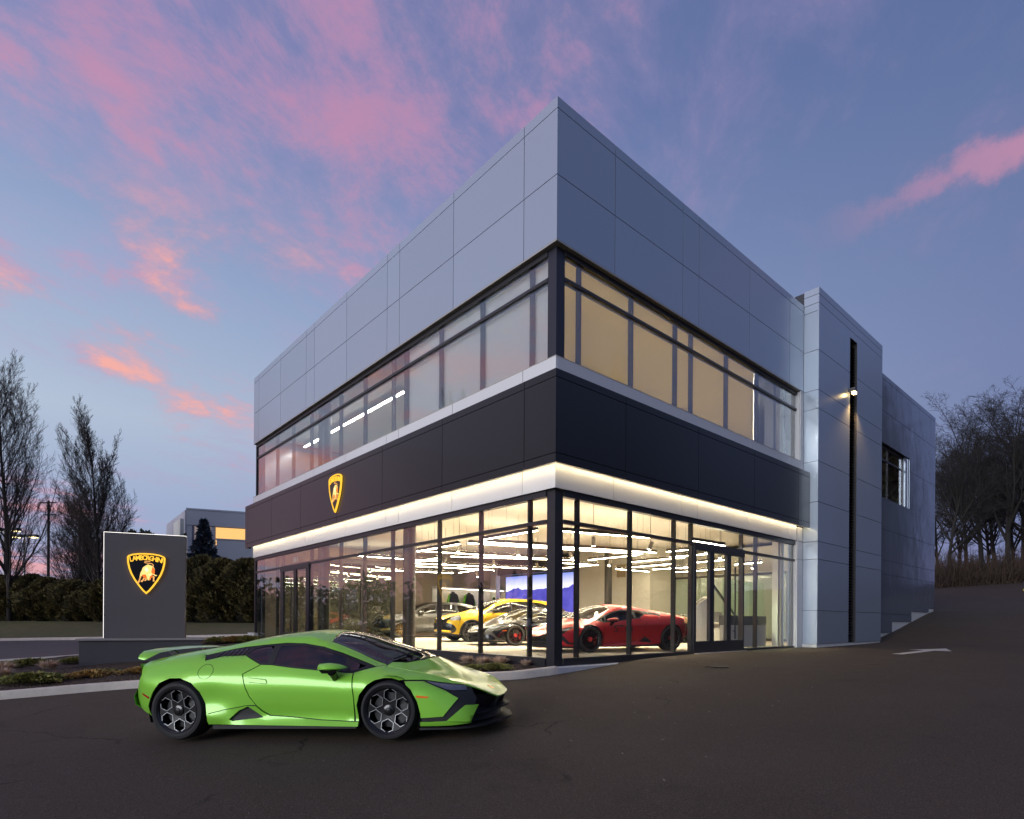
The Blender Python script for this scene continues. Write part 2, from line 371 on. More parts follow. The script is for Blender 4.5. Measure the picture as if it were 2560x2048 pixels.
# mulch bed
bed = [(x, y+.12) for x, y in KF[:-4]]+[(-.02, .3), (-.02, 19.2)]+[(x, y-.02) for x, y in reversed(KB)]
def bedz(p):
    return hz(p[0])+.11+.035*math.sin(p[0]*3.1+p[1]*1.7)*math.sin(p[1]*2.3)
mb_ = poly_sheet('mulch_bed', bed, 0, M_MULCH, .28, fn=lambda p: bedz(p)+random.uniform(-.012, .012))
tag(mb_, 'dark bark mulch bed round the sign', kind='structure')
# driveway beyond, far kerb, lawn bank
FK = smooth_path([(6, 20.4), (3.6, 22.0), (1.9, 24.3), (-1.5, 30.2), (-4.7, 36), (-8.4, 43.2), (-14, 54), (-30, 84)])
road = [(-60, 24), (-16, 20.6), (-8.44, 17.55), (-6.9, 17.05), (-4.5, 17.45), (-2.2, 19.35), (-.9, 21.35), (1.8, 24.2)]+FK[13:]+[(-60, 110)]
tag(poly_sheet('driveway', road, .006, M_ROAD, 2.5), 'grey asphalt driveway running behind the sign', kind='structure')
tag(sweep('kerb', FK, [(0, -.25), (0, .15), (-.02, .175), (-.14, .18), (-.16, .16), (-.16, -.3)][::1], M_CONC), 'far pale kerb along the foot of the lawn bank', kind='structure')
FKN = Vector((.875, .485))
def fk_off(d): return [(x+FKN.x*d, y+FKN.y*d) for x, y in FK]
lawn = [(x, y) for x, y in fk_off(.12)]+[(x, y) for x, y in reversed(fk_off(60))]
def lawn_d(p):
    # distance in from the far kerb
    q = Vector(p); best = 1e9
    for i in range(len(FK)-1):
        a, b = Vector(FK[i]), Vector(FK[i+1]); t = max(0, min(1, (q-a).dot(b-a)/max((b-a).length_squared, 1e-9))); best = min(best, (q-a.lerp(b, t)).length)
    return best
def lawnz(p):
    d = lawn_d(p); s = min(1, d/7.5); s = s*s*(3-2*s)
    return hz(p[0])*(1-s)+.15*(1-s)+s*.62
tag(poly_sheet('lawn', lawn, 0, M_GRASS, 1.6, fn=lawnz), 'dull winter grass bank below the hedge', kind='structure')
strip = [(-.9, 21.4), (-.1, 19.4), (6, 19.4), (6, 20.4), (3.6, 22.0), (1.9, 24.2)]
tag(poly_sheet('planting_strip', strip, .10, M_MULCH, .4, edge=.01), 'narrow planted strip between the two kerbs beside the showroom', kind='structure')
# painted arrow
M_PAINT = mat('road_paint', (.62, .60, .56), .7, noise=(14, .5, (.40, .39, .37)))
def arrow():
    def p(x, y): return (x, y, hz(x)+.005)
    # straight arrow lying along the facade, pointing right
    x0, yc = 9.55, -3.42
    s = [(x0, yc-.13), (x0+3.1, yc-.13), (x0+3.1, yc-.55), (x0+5.0, yc), (x0+3.1, yc+.55), (x0+3.1, yc+.13), (x0, yc+.13)]
    v, f = tri2d(s, (), .3); b = MB(); b.v = [p(*q) for q in v]; b.f = f
    o = obj('painted_arrow', b, M_PAINT, fix=True); tag(o, 'faded white arrow painted on the asphalt', kind='structure')
arrow()
# drain cover
dc = MB(); dcx, dcy = 2.55, -2.15
dc.lathe([(0.001, .006), (.20, .006), (.205, .012), (.235, .012), (.24, .003)], 28, c=(dcx, dcy, hz(dcx)))
tag(obj('manhole_cover', dc, mat('cast_iron', (.05, .045, .04), .6, metal=.6, bump=(60, .6, .004)), smooth=30), 'small round iron cover set in the asphalt before the corner', 'manhole cover')

# ------------------------------------------------------------------ the showroom building
BL = thing('showroom_building', 'grey panelled two-storey car showroom with black fascia band and lit glazing', 'building')
M_PANEL = mat('silver_panel', (.41, .475, .56), .27, metal=.35, spec=.5, rand=.03, noise=(.35, .12, (.38, .43, .52)), bump=(.5, .04, .05))
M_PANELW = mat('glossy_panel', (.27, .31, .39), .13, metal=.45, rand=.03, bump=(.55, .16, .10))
M_WHITE = mat('white_panel', (.74, .74, .75), .38, rand=.01)
M_BLACK = mat('black_panel', (.016, .019, .022), .30, spec=.45, rand=.06)
M_JOINT = mat('joint_dark', (.05, .055, .07), .8)
M_FRAME = mat('dark_aluminium', (.030, .030, .034), .40, spec=.5)
M_GLASS = glass_mat('window_glass', (.965, .975, .965), boost=.02)
M_GLASSU = glass_mat('upper_window_glass', (.90, .92, .94), boost=.09)
M_FOUND = mat('painted_concrete', (.76, .75, .72), .85, noise=(5, .5, (.58, .57, .55)), bump=(40, .3, .004))
M_SOFF = mat('soffit_warm_lit', (.42, .39, .34), .6)  # warm lamp light painted into the colour; the sill cap shares it
def FB(side, a0, a1, z0, z1, d0, d1):
    """box on a facade: L is the plane x=0 (a along y), R the plane y=0 (a along x); d outwards"""
    return B(-d1, -d0, a0, a1, z0, z1) if side == 'L' else B(a0, a1, -d1, -d0, z0, z1)
G = .008
def panels(side, cols, rows, d0, d1, material, parent, skip=lambda a, z: False, name='panel'):
    for i in range(len(cols)-1):
        for j in range(len(rows)-1):
            if skip((cols[i]+cols[i+1])/2, (rows[j]+rows[j+1])/2): continue
            a0 = cols[i]+(G if i else 0); a1 = cols[i+1]-G
            obj(name, FB(side, a0, a1, rows[j]+(G if j else 0), rows[j+1]-(G if j < len(rows)-2 else 0), d0, d1), material, parent)
ZR, ZC1, ZC2, ZS = 11.56, 11.33, 9.98, 8.66
JL = [0, 1.0, 3.61, 6.22, 6.92, 9.57, 12.15, 12.9, 15.5, 18.1, 18.76]
JR = [.032, 1.86, 4.58, 5.34, 8.1, 10.8, 11.88]
up_l = obj('upper_wall', B(.034, .30, .034, 18.72, ZS+.012, ZR-.02), M_JOINT, BL)
panels('L', JL, [ZS, ZC2, ZC1, ZR], -.03, 0, M_PANEL, up_l)
up_r = obj('upper_wall', B(.31, 11.9, .034, .30, ZS+.012, ZR-.02), M_JOINT, BL)
panels('R', JR, [ZS, ZC2, ZC1, ZR], -.03, 0, M_PANEL, up_r)
obj('soffit', MB().box(.001, .16, .16, 18.75, ZS-.03, ZS-.002).box(.001, 11.6, .001, .159, ZS-.03, ZS-.002), M_SOFF, BL)
obj('roof', B(.31, 28, .31, 18.6, 11.0, 11.15), M_JOINT, BL)
# white sill course below the upper windows
sill = obj('sill_course', MB().box(.034, .30, .034, 18.72, 5.80, 6.262).box(.31, 11.9, .034, .3, 5.80, 6.262), M_JOINT, BL)
panels('L', JL, [5.80, 6.28], -.03, 0.004, M_WHITE, sill); panels('R', JR[:-1]+[11.88], [5.80, 6.28], -.03, 0.004, M_WHITE, sill)
obj('sill_cap', MB().box(-.008, .2, -.008, 18.77, 6.281, 6.296).box(.201, 11.66, -.008, .2, 6.281, 6.296), M_SOFF, BL)
# black fascia band
ZB0, ZB1 = 4.04, 5.89
band = obj('fascia_band', MB().box(-.20, .03, -.20, 19.11, ZB0+.085, ZB1-.012).box(.031, 11.87, -.20, .03, ZB0+.085, ZB1-.012), mat('band_core', (.01, .01, .012), .7), BL)
JBL = [-.227, .70, 3.72, 6.74, 9.75, 12.77, 15.77, 18.77, 19.14]
panels('L', JBL, [ZB0, 4.22, 5.73, ZB1], .203, .227, M_BLACK, band)
panels('R', [-.200, 2.0, 5.0, 8.0, 11.0, 11.885], [ZB0, 4.22, 5.73, ZB1], .203, .227, M_BLACK, band)
obj('band_top', MB().box(-.226, .03, -.226, 19.13, ZB1-.011, ZB1+.004).box(.031, 11.88, -.226, .03, ZB1-.011, ZB1+.004), M_BLACK, BL)
obj('band_end', B(-.226, .03, 19.115, 19.139, ZB0, ZB1-.012), M_BLACK, BL)
# cove light under the band and the white fascia it washes
M_COVE = emit_mat('cove_led', (1.0, .80, .50), 24.0)
obj('cove_light', MB().box(-.115, -.085, -.115, 18.9, ZB0+.052, ZB0+.060).box(-.084, 11.8, -.115, -.085, ZB0+.052, ZB0+.060), M_COVE, BL)
obj('band_soffit', MB().box(-.202, -.001, -.202, 19.1, ZB0+.062, ZB0+.08).box(0, 11.85, -.202, -.001, ZB0+.062, ZB0+.08), M_WHITE, BL)
fas = obj('lower_fascia', MB().box(.034, .3, .034, 18.72, 3.61, 4.045).box(.31, 11.4, .034, .3, 3.61, 4.045), M_JOINT, BL)
panels('L', JL, [3.60, 4.115], -.03, 0.0, M_WHITE, fas); panels('R', JR[:-1]+[11.40], [3.60, 4.115], -.03, 0.0, M_WHITE, fas)
# --- glazing
def window_wall(side, z0, z1, tr0, tr1, d, muls, a_end, a_start, hd, sl, glass, open_=None, ext=0.):
    """frame mesh with heads, transoms and sills; panes and mullions are its pieces. d = depth of the glass behind the facade"""
    fr = MB()
    def fb(a0, a1, za, zb, d0, d1):
        q = FB(side, a0, a1, za, zb, d0, d1); fr.add(q.v, q.f)
    fb(a_start, a_end, z1, hd, -d-.10, -d+.045); 
    segs = [(a_start, a_end)] if not open_ else [(a_start, open_[0]), (open_[1], a_end)]
    for s in segs:
        fb(s[0], s[1], tr0, tr1, -d-.10, -d+.035); fb(s[0], s[1], sl, z0, -d-.14, -d+.045)
    w = obj('window_wall', fr, M_FRAME, BL)
    edges = [a_start]+muls+([a_end] if muls[-1] < a_end-.1 else [])
    for i in range(len(edges)-1):
        a0, a1 = edges[i], edges[i+1]
        o_ = open_ and a0 >= open_[0]-.01 and a1 <= open_[1]+.01
        if not o_: obj('pane', FB(side, a0+.004, a1-.004, z0, tr0, -d-.012, -d), glass, w)
        if not (open_ and o_ and len(open_) > 2): obj('pane', FB(side, a0+.004, a1-.004, (open_[2] if o_ and len(open_) > 2 else tr1), z1, -d-.012, -d), glass, w)
        else: obj('pane', FB(side, a0+.004, a1-.004, open_[2], z1, -d-.012, -d), glass, w)
    for a in muls:
        zb = z0
        if open_ and open_[0]+.1 < a < open_[1]-.1: continue
        obj('mullion', FB(side, a-.052, a, zb, z1, -d-.13, -d-.014), M_FRAME, w)
    return w
LL = [.95, 2.66, 4.41, 6.13, 6.82, 8.55, 10.25, 12.0, 12.70, 15.60, 16.19, 17.9, 18.57]
window_wall('L', .10, 3.47, 2.92, 2.99, .10, LL, 18.62, .331, 3.60, -.06, M_GLASS, open_=(12.70, 15.60, 3.0))
RL = [.87, 2.70, 4.52, 5.31, 8.02, 8.92, 11.42]
window_wall('R', .10, 3.47, 2.92, 2.99, .10, RL, 11.44, .331, 3.60, -.06, M_GLASS, open_=(5.31, 8.02, 3.0))
LU = [.97, 2.71, 4.45, 6.2, 6.9, 8.67, 10.42, 12.13, 12.89, 14.66, 16.41, 18.15, 18.68]
window_wall('L', 6.297, 8.52, 8.0, 8.07, .15, LU, 18.70, .38, 8.628, 6.262, M_GLASSU)
RU = [.93, 2.76, 4.60, 5.34, 7.18, 9.02, 10.86, 11.62]
window_wall('R', 6.297, 8.52, 8.0, 8.07, .15, RU, 11.64, .38, 8.628, 6.262, M_GLASSU)
obj('corner_post', B(.095, .33, .095, .33, -.07, 3.599), M_FRAME, BL)
obj('corner_post', B(.13, .379, .13, .379, 6.297, 8.627), mat('navy_frame', (.022, .024, .036), .4), BL)
# jambs at the right end of the glazing
jm = obj('end_jamb', B(11.66, 11.89, .034, .3, .05, 8.65), M_JOINT, BL)
panels('R', [11.46, 11.885], [.02, 2.99, 3.60, 4.06], -.03, 0.0, M_WHITE, jm)
panels('R', [11.66, 11.885], [6.28, 8.64], -.03, 0.0, M_WHITE, jm)
obj('end_return', MB().box(11.445, 11.47, .035, .3, .02, 3.6).box(11.645, 11.659, .035, .3, 6.3, 8.62), M_WHITE, BL)
obj('end_frame', B(18.625, 18.75, .06, .3, -.3, 3.6).__class__().box(.06, .3, 18.625, 18.75, -.3, 3.6).box(.10, .3, 18.705, 18.75, 6.3, 8.63), M_FRAME, BL)
# base: dark plinth on the left, white concrete wedge on the right
obj('plinth', MB().box(.055, .3, .055, 18.7, -.55, -.061).box(.301, 11.4, .055, .3, -.4, -.061), M_FRAME, BL)
fw_ = MB()
xs_ = [-.01+i*.25 for i in range(17)]
for i in range(len(xs_)-1):
    a, b_ = xs_[i], xs_[i+1]
    fw_.add([(a,-.10,-.5),(b_,-.10,-.5),(b_,.054,-.5),(a,.054,-.5),(a,-.10,-.075),(b_,-.10,-.075),(b_,.054,-.06),(a,.054,-.06)], [(0,3,2,1),(4,5,6,7),(0,1,5,4),(2,3,7,6)]+([(3,0,4,7)] if i == 0 else [])+([(1,2,6,5)] if i == len(xs_)-2 else []))
obj('foundation', fw_, M_FOUND, BL)
obj('threshold', B(5.3, 8.03, -.03, .054, -.3, .048), M_CONC, BL)
obj('plinth', B(3.75, 5.29, -.004, .054, -.3, -.0), M_FRAME, BL); obj('plinth', B(8.04, 11.44, -.004, .054, -.3, .05), M_FRAME, BL)
obj('foundation', MB().box(-.12, .05, 18.2, 19.05, -.8, .28), M_FOUND, BL)
# --- doors
def door(side, a0, a1, splits, handles):
    d0, d1 = -.16, -.07; z0, z1 = .045, 2.79
    f = MB()
    def fb(*k): q = FB(side, *k); f.add(q.v, q.f)
    fb(a0, a1, 2.79, 3.0, -.2, -.055); fb(a0, a1, z0, .36, d0, d1)
    st = [a0]+[s for s in splits]+[a1]
    lights = []
    for i, (s0, s1) in enumerate(splits): fb(s0, s1, .36, 2.79, d0, d1)
    dr = obj('door', f, M_FRAME, BL)
    for i in range(len(splits)-1):
        obj('pane', FB(side, splits[i][1], splits[i+1][0], .36, 2.79, -.112, -.10), M_GLASS, dr)
    for h in handles:
        hb = MB()
        def hbx(*k): q = FB(side, *k); hb.add(q.v, q.f)
        hbx(h-.016, h+.016, .40, 2.45, -.02, .012)
        for zz in (.62, 2.2): hbx(h-.012, h+.012, zz-.012, zz+.012, -.07, -.021)
        obj('handle', hb, M_FRAME, dr)
    return dr
door('R', 5.312, 8.016, [(5.312, 5.42), (6.10, 6.33), (7.02, 7.25), (7.93, 8.016)], [7.36])
door('L', 12.705, 15.595, [(12.705, 13.0), (13.95, 14.2), (15.3, 15.595)], [13.88, 14.27])
# --- the tower
TX0, TX1, TY, TZ = 11.90, 18.20, -.476, 12.03
ZT = [.16, 1.28, 2.99, 3.58, 4.90, 6.25, 8.0, 8.62, 9.95, 11.25]
tw = obj('tower', MB().box(TX0+.034, 14.69, TY+.034, .30, .10, 11.26).box(15.41, TX1-.034, TY+.034, .30, .10, 11.26).box(14.69, 15.41, -.16, .30, .10, 11.26).box(TX0+.034, TX1-.034, TY+.034, 4, 11.261, TZ-.02), M_JOINT, BL)
panels('R', [TX0, 14.695], ZT, -TY-.03, -TY, M_PANEL, tw); panels('R', [15.405, TX1], ZT, -TY-.03, -TY, M_PANEL, tw)
panels('R', [TX0, 15.1, TX1], [11.25, 11.51, 11.8, TZ], -TY-.03, -TY, M_PANEL, tw)
def side_panels(x, y0, y1, rows, out, material, parent):
    for j in range(len(rows)-1):
        xx = (x, x+.03) if out < 0 else (x-.03, x)
        obj('panel', B(*xx, y0, y1, rows[j]+(G if j else 0), rows[j+1]-G), material, parent)
side_panels(TX0, TY+.031, -.001, ZT+[11.51, 11.8, TZ], -1, M_PANEL, tw)
side_panels(TX0, .31, 3.9, [11.57, 11.8, TZ], -1, M_PANEL, tw)
side_panels(TX1, TY+.031, 3.9, ZT+[11.51, 11.8, TZ], 1, M_PANEL, tw)
obj('foundation', MB().box(TX0+.02, 14.7, TY+.02, .3, -.3, .155).box(14.701, TX1-.02, TY+.02, .3, -.3, .14), M_FOUND, BL)
lv = obj('louvre', MB().box(14.698, 15.402, -.19, -.17, .17, 11.25).box(14.699, 14.709, -.46, -.191, .17, 11.25).box(15.391, 15.401, -.476, -.191, .17, 11.25), M_FRAME, BL)
slat_me = MB().add([(-.34,-.006,.0),(.34,-.006,.0),(.34,.006,.0),(-.34,.006,.0),(-.34,-.136,-.055),(.34,-.136,-.055),(.34,-.124,-.055),(-.34,-.124,-.055)], [(0,1,5,4),(2,3,7,6),(1,2,6,5),(3,0,4,7),(0,3,2,1),(4,5,6,7)]).mesh('slat'); slat_me.materials.append(M_FRAME)
k = 0; zc = .28
while zc < 11.2:
    s = link('slat', slat_me, None, lv); s.location = (15.05, -.28, zc); zc += .105
# --- the wing behind the tower
wg = obj('wing_wall', MB().box(18.2, 28.08, .034, .3, 8.64, ZR-.02).box(23.7, 28.08, .034, .3, 6.27, 8.63).box(18.2, 21.30, .034, .3, .46, 6.26).box(21.301, 24.15, .034, .3, .95, 6.26).box(24.151, 28.08, .034, .3, 1.64, 6.26), M_JOINT, BL)
ZW = [1.27, 2.99, 3.60, 4.92, 6.27, 8.02, 8.63, 9.99, 11.35, ZR]
JW = [18.22, 21.05, 21.74, 24.45, 27.27, 28.12]
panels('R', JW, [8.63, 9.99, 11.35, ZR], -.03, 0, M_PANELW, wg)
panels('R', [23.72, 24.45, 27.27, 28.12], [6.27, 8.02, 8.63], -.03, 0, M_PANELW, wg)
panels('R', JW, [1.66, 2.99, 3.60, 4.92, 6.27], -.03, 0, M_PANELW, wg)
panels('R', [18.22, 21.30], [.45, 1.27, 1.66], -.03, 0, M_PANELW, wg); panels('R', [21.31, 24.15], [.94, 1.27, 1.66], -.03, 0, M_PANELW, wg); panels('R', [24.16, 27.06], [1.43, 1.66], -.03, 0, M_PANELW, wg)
obj('foundation', MB().box(18.2, 21.31, .03, .25, -.2, .459).box(21.311, 24.16, .03, .25, .2, .949).box(24.161, 28.05, .03, .25, .6, 1.629), M_FOUND, BL)
ww = obj('window', MB().box(18.3, 23.27, .14, .20, 8.53, 8.629).box(18.3, 23.27, .14, .20, 6.27, 6.36).box(23.18, 23.27, .14, .20, 6.361, 8.529).box(21.05, 21.12, .14, .20, 6.361, 8.529).box(18.3, 23.17, .145, .20, 7.98, 8.05), M_FRAME, BL)
obj('pane', B(18.3, 23.17, .17, .182, 6.361, 8.529), M_GLASS, ww)
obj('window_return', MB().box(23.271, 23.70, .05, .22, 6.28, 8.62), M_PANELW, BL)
obj('end_wall', B(27.95, 28.09, .31, 18.5, .5, ZR-.03), M_PANEL, BL)
obj('back_wall', MB().box(.31, 27.9, 18.5, 18.72, -.5, 11.4), M_PANEL, BL)
obj('dark_room', MB().box(18.3, 23.3, 2.2, 2.3, 6.2, 8.7), M_JOINT, BL)
# --- wall lamp on the louvre
wl = thing('wall_lamp', 'lit lamp fixed over the tall louvre strip of the grey tower', 'lamp', (14.62, -.476, 9.22))
obj('housing', MB().box(-.10, .10, -.23, -.003, -.02, .12), M_FRAME, wl)
obj('lens', MB().box(-.085, .085, -.22, -.11, -.10, -.021), emit_mat('lamp_lens', (1, .66, .25), 16.), wl)
ld = bpy.data.lights.new('wall_lamp_light', 'SPOT'); ld.energy = 220; ld.color = (1, .58, .20); ld.spot_size = R(120); ld.spot_blend = .6; ld.shadow_soft_size = .05
lo = bpy.data.objects.new('wall_lamp_light', ld); COL.objects.link(lo); lo.parent = wl; lo.location = (.30, -.24, -.14); lo.rotation_euler = (R(-6), 0, 0)
SUV = [
 (-1.08,(.74,.42),(.80,.55),(.82,.70),(.82,.95),(.77,1.08),(.60,1.17),(.45,1.20),(.2,1.22),(0,1.22)),
 (-.80,(.92,.33),(.97,.50),(.99,.70),(.98,.95),(.89,1.13),(.66,1.38),(.45,1.43),(.2,1.45),(0,1.46)),
 (-.30,(.96,.29),(1.0,.50),(1.01,.75),(1.0,.95),(.91,1.12),(.66,1.52),(.45,1.56),(.2,1.58),(0,1.59)),
 (.30,(.97,.28),(.99,.42),(.97,.65),(.985,.95),(.92,1.10),(.67,1.57),(.45,1.61),(.2,1.63),(0,1.635)),
 (1.0,(.97,.28),(.985,.40),(.95,.62),(.97,.93),(.92,1.08),(.68,1.58),(.45,1.62),(.2,1.638),(0,1.64)),
 (1.6,(.97,.28),(.985,.40),(.95,.62),(.97,.92),(.92,1.065),(.69,1.52),(.46,1.57),(.2,1.60),(0,1.605)),
 (2.0,(.97,.28),(.985,.40),(.955,.62),(.97,.91),(.92,1.05),(.72,1.38),(.5,1.45),(.22,1.49),(0,1.50)),
 (2.35,(.97,.28),(.985,.42),(.97,.65),(.98,.90),(.915,1.04),(.77,1.19),(.55,1.27),(.25,1.33),(0,1.345)),
 (2.65,(.97,.28),(.99,.44),(1.0,.70),(.99,.90),(.90,1.03),(.80,1.085),(.56,1.13),(.26,1.18),(0,1.195)),
 (3.0,(.96,.28),(1.0,.46),(1.01,.70),(.99,.87),(.90,1.0),(.79,1.045),(.55,1.06),(.26,1.08),(0,1.085)),
 (3.4,(.93,.27),(.96,.45),(.97,.66),(.94,.83),(.85,.95),(.74,.995),(.5,1.0),(.25,1.01),(0,1.01)),
 (3.7,(.84,.26),(.88,.44),(.88,.62),(.85,.77),(.78,.87),(.66,.915),(.5,.925),(.25,.935),(0,.94)),
 (3.95,(.56,.26),(.60,.44),(.60,.58),(.58,.69),(.52,.77),(.42,.80),(.3,.81),(.15,.815),(0,.82)),
]
def arc(cx, cz, r, a0, a1, n=14): return [(cx+r*math.cos(R(a0+(a1-a0)*i/n)), cz+r*math.sin(R(a0+(a1-a0)*i/n))) for i in range(n+1)]
def inset(poly, d):
    """shrink a simple polygon by d (for shut lines)"""
    n = len(poly); a = sum(poly[i][0]*poly[(i+1) % n][1]-poly[(i+1) % n][0]*poly[i][1] for i in range(n)); s = 1 if a > 0 else -1; out = []
    for i in range(n):
        p0, p, p1 = Vector(poly[i-1]), Vector(poly[i]), Vector(poly[(i+1) % n])
        e0, e1 = (p-p0), (p1-p)
        if e0.length < 1e-6 or e1.length < 1e-6: out.append(tuple(p)); continue
        e0.normalize(); e1.normalize(); n0, n1 = Vector((-e0.y, e0.x))*s, Vector((-e1.y, e1.x))*s
        b = n0+n1; b = b.normalized() if b.length > 1e-6 else n0; k = min(d/max(b.dot(n0), .35), 2.2*d); out.append(tuple(p+b*k))
    return out
def side_patch(S, poly, sgn, off=0., holes=(), step=.05, skirt=.014):
    """patch of the flank over (x, z), turned in along its edges; off = in from the surface"""
    v, f = tri2d(poly, holes, step); b = MB()
    b.v = [(p[0], sgn*(S.side_y(p[0], p[1])-off), p[1]) for p in v]; b.f = [tuple(t) for t in f]
    return finish_patch(b, (0, -sgn*skirt, 0))
def top_patch(S, poly, off=0., holes=(), step=.06, skirt=.014):
    v, f = tri2d(poly, holes, step); b = MB()
    b.v = [(p[0], p[1], S.top_z(p[0], p[1])-off) for p in v]; b.f = [tuple(t) for t in f]
    return finish_patch(b, (0, 0, -skirt))
def finish_patch(b, sk):
    if sk:
        cnt = {}
        for t in b.f:
            for i in range(len(t)):
                e = (t[i], t[(i+1) % len(t)]); k = tuple(sorted(e)); cnt.setdefault(k, []).append(e)
        new = {}
        for k, es in cnt.items():
            if len(es) != 1: continue
            for i in es[0]:
                if i not in new: new[i] = len(b.v); p = b.v[i]; b.v.append((p[0]+sk[0], p[1]+sk[1], p[2]+sk[2]))
            a, c = es[0]; b.f.append((c, a, new[a], new[c]))
    return b
MESHC = {}
def part(key, name, make, material, parent, smooth=50):
    """shared mesh data between cars with the same shape; material is set per object slot"""
    if key not in MESHC:
        me = make().mesh(name); bm = bmesh.new(); bm.from_mesh(me); bmesh.ops.recalc_face_normals(bm, faces=bm.faces); bm.to_mesh(me); bm.free()
        me.polygons.foreach_set('use_smooth', [True]*len(me.polygons))
        if smooth < 180: me.set_sharp_from_angle(angle=R(smooth))
        me.materials.append(None); MESHC[key] = me
    o = bpy.data.objects.new(name, MESHC[key]); COL.objects.link(o); o.parent = parent
    o.material_slots[0].link = 'OBJECT'; o.material_slots[0].material = material
    return o
def car_paint(name, base, flake=.35, rough=.34, cr_=.05):
    mt = mat(name, base, rough, metal=flake, coat=.85, spec=.3); mt.node_tree.nodes['Principled BSDF'].inputs['Coat Roughness'].default_value = cr_
    return mt
M_RUB = mat('tyre_rubber', (.016, .016, .017), .72, bump=(90, .25, .003))
M_TRIM = mat('gloss_black_trim', (.010, .010, .011), .16, coat=.6)
M_MATT = mat('matt_black_trim', (.014, .014, .015), .6)
M_RIMB = mat('rim_black', (.016, .016, .018), .25, metal=.4, coat=.5)
M_RIMS = mat('rim_silver', (.34, .35, .37), .35, metal=1.)
M_RIMG = mat('rim_gold', (.55, .40, .20), .3, metal=1.)
M_DISC = mat('brake_disc', (.035, .035, .037), .5, metal=.7)
M_CALR = mat('caliper_red', (.45, .02, .02), .4); M_CALK = mat('caliper_black', (.03, .03, .03), .4)
M_CGLASS = glass_mat('car_glass', (.30, .32, .33), boost=.05)
M_LENS = mat('lamp_glass', (.10, .11, .14), .08, coat=1.)
M_AMBER = mat('amber_lens', (.75, .14, .01), .2, coat=1., emit=(1, .2, .02), estr=.15)
M_REDL = mat('red_lens', (.45, .01, .01), .2, coat=1.)
M_CABIN = mat('cabin_dark', (.012, .012, .013), .7)
M_GOLD = mat('badge_gold', (.75, .50, .10), .3, metal=.9)
def hexpts(c, r, rot, k=1.0):
    return [(c[0]+r*math.cos(rot+math.pi/3*i), c[1]+r*math.sin(rot+math.pi/3*i)) for i in range(6)]
def make_wheel(parent, x, z, y, side, r, wid, style, face, accent, cal, rr=None, capm=None):
    """wheel with its axis along y; built facing -y and turned round for the other side"""
    w = bpy.data.objects.new('wheel', None); COL.objects.link(w); w.parent = parent; w.location = (x, side*y, z)
    w.rotation_euler = (0, R(11)*(1 if x > 1 else 0), math.pi if side > 0 else 0); rr = rr or r*.755; key = (round(r, 3), wid, style)
    def tyre():
        b = MB(); s = r-rr; h = wid/2
        b.lathe([(rr-.004, .012), (rr+.004, -.004), (rr+s*.35, -.016), (rr+s*.72, -.010), (r-.018, .006), (r-.004, .028), (r, .05), (r, wid-.05), (r-.02, wid-.008), (rr+s*.4, wid+.01), (rr-.004, wid-.02)], 56, 'y', closed=True); return b
    part(key+('t',), 'tyre', tyre, M_RUB, w, 35)
    def barrel():
        b = MB(); b.lathe([(rr+.001, .004), (rr-.006, .0), (rr-.016, .004), (rr-.03, .03), (rr-.035, wid-.03), (.02, wid-.03)], 48, 'y'); return b
    part(key+('b',), 'rim_barrel', barrel, face, w, 40)
    if style == 'hex':
        def disc():
            b = MB(); out = [(rr*.985*math.cos(2*math.pi*i/48), rr*.985*math.sin(2*math.pi*i/48)) for i in range(48)]
            hs = [hexpts((rr*.655*math.cos(R(94+60*i)), rr*.655*math.sin(R(94+60*i))), rr*.300, R(94+60*i)) for i in range(6)]
            v, f = tri2d(out, hs, .04)
            def dep(p): q = math.hypot(*p)/rr; return .020+.020*(1-q)
            b.v = [(p[0], dep(p), p[1]) for p in v]; b.f = f; return finish_patch(b, (0, .055, 0))
        part(key+('d',), 'rim_face', disc, face, w, 40)
        def edge():
            b = MB()
            for i in range(6):
                c = (rr*.655*math.cos(R(94+60*i)), rr*.655*math.sin(R(94+60*i))); h0 = hexpts(c, rr*.308, R(94+60*i)); h1 = hexpts(c, rr*.285, R(94+60*i)); o = len(b.v)
                dep = lambda p: .016+.020*(1-math.hypot(*p)/rr)
                for d in (0, .012):
                    b.v += [(p[0], dep(p)+d, p[1]) for p in h0]+[(p[0], dep(p)+d, p[1]) for p in h1]
                for k in range(6):
                    k2 = (k+1) % 6; b.f += [(o+k, o+k2, o+6+k2, o+6+k), (o+k2, o+k, o+12+k, o+12+k2), (o+6+k, o+6+k2, o+18+k2, o+18+k)]
            return b
        part(key+('e',), 'rim_edge', edge, accent, w, 30)
    else:
        def spokes():
            b = MB(); n = 10
            for i in range(n):
                a = 2*math.pi*i/n; s = .10
                for da in (-.13, .13):
                    p0 = (rr*.16*math.cos(a), .035, rr*.16*math.sin(a)); p1 = (rr*.96*math.cos(a+da), .012, rr*.96*math.sin(a+da)); b.bar(p0, p1, .016, .022, Vector((0, 1, 0)))
            return b
        part(key+('s',), 'spokes', spokes, accent, w, 30)
    part(key+('h',), 'hub', lambda: MB().lathe([(.001, .006), (.028, .008), (.034, .016), (.060, .022), (.066, .045), (.066, .09)], 24, 'y'), capm or face, w, 40)
    part(key+('k',), 'brake_disc', lambda: MB().lathe([(.05, .085), (rr*.74, .085), (rr*.74, .115), (.05, .115)], 40, 'y', closed=True), M_DISC, w, 40)
    def calp():
        b = MB(); p = [(rr*.5*math.cos(R(a)), rr*.5*math.sin(R(a))) for a in range(-35, 40, 10)]+[(rr*.80*math.cos(R(a)), rr*.80*math.sin(R(a))) for a in range(35, -40, -10)]
        return b.prism(p, lambda q: (q[0], .062, q[1]), (0, .07, 0))
    part(key+('c',), 'caliper', calp, cal, w, 40)
    return w
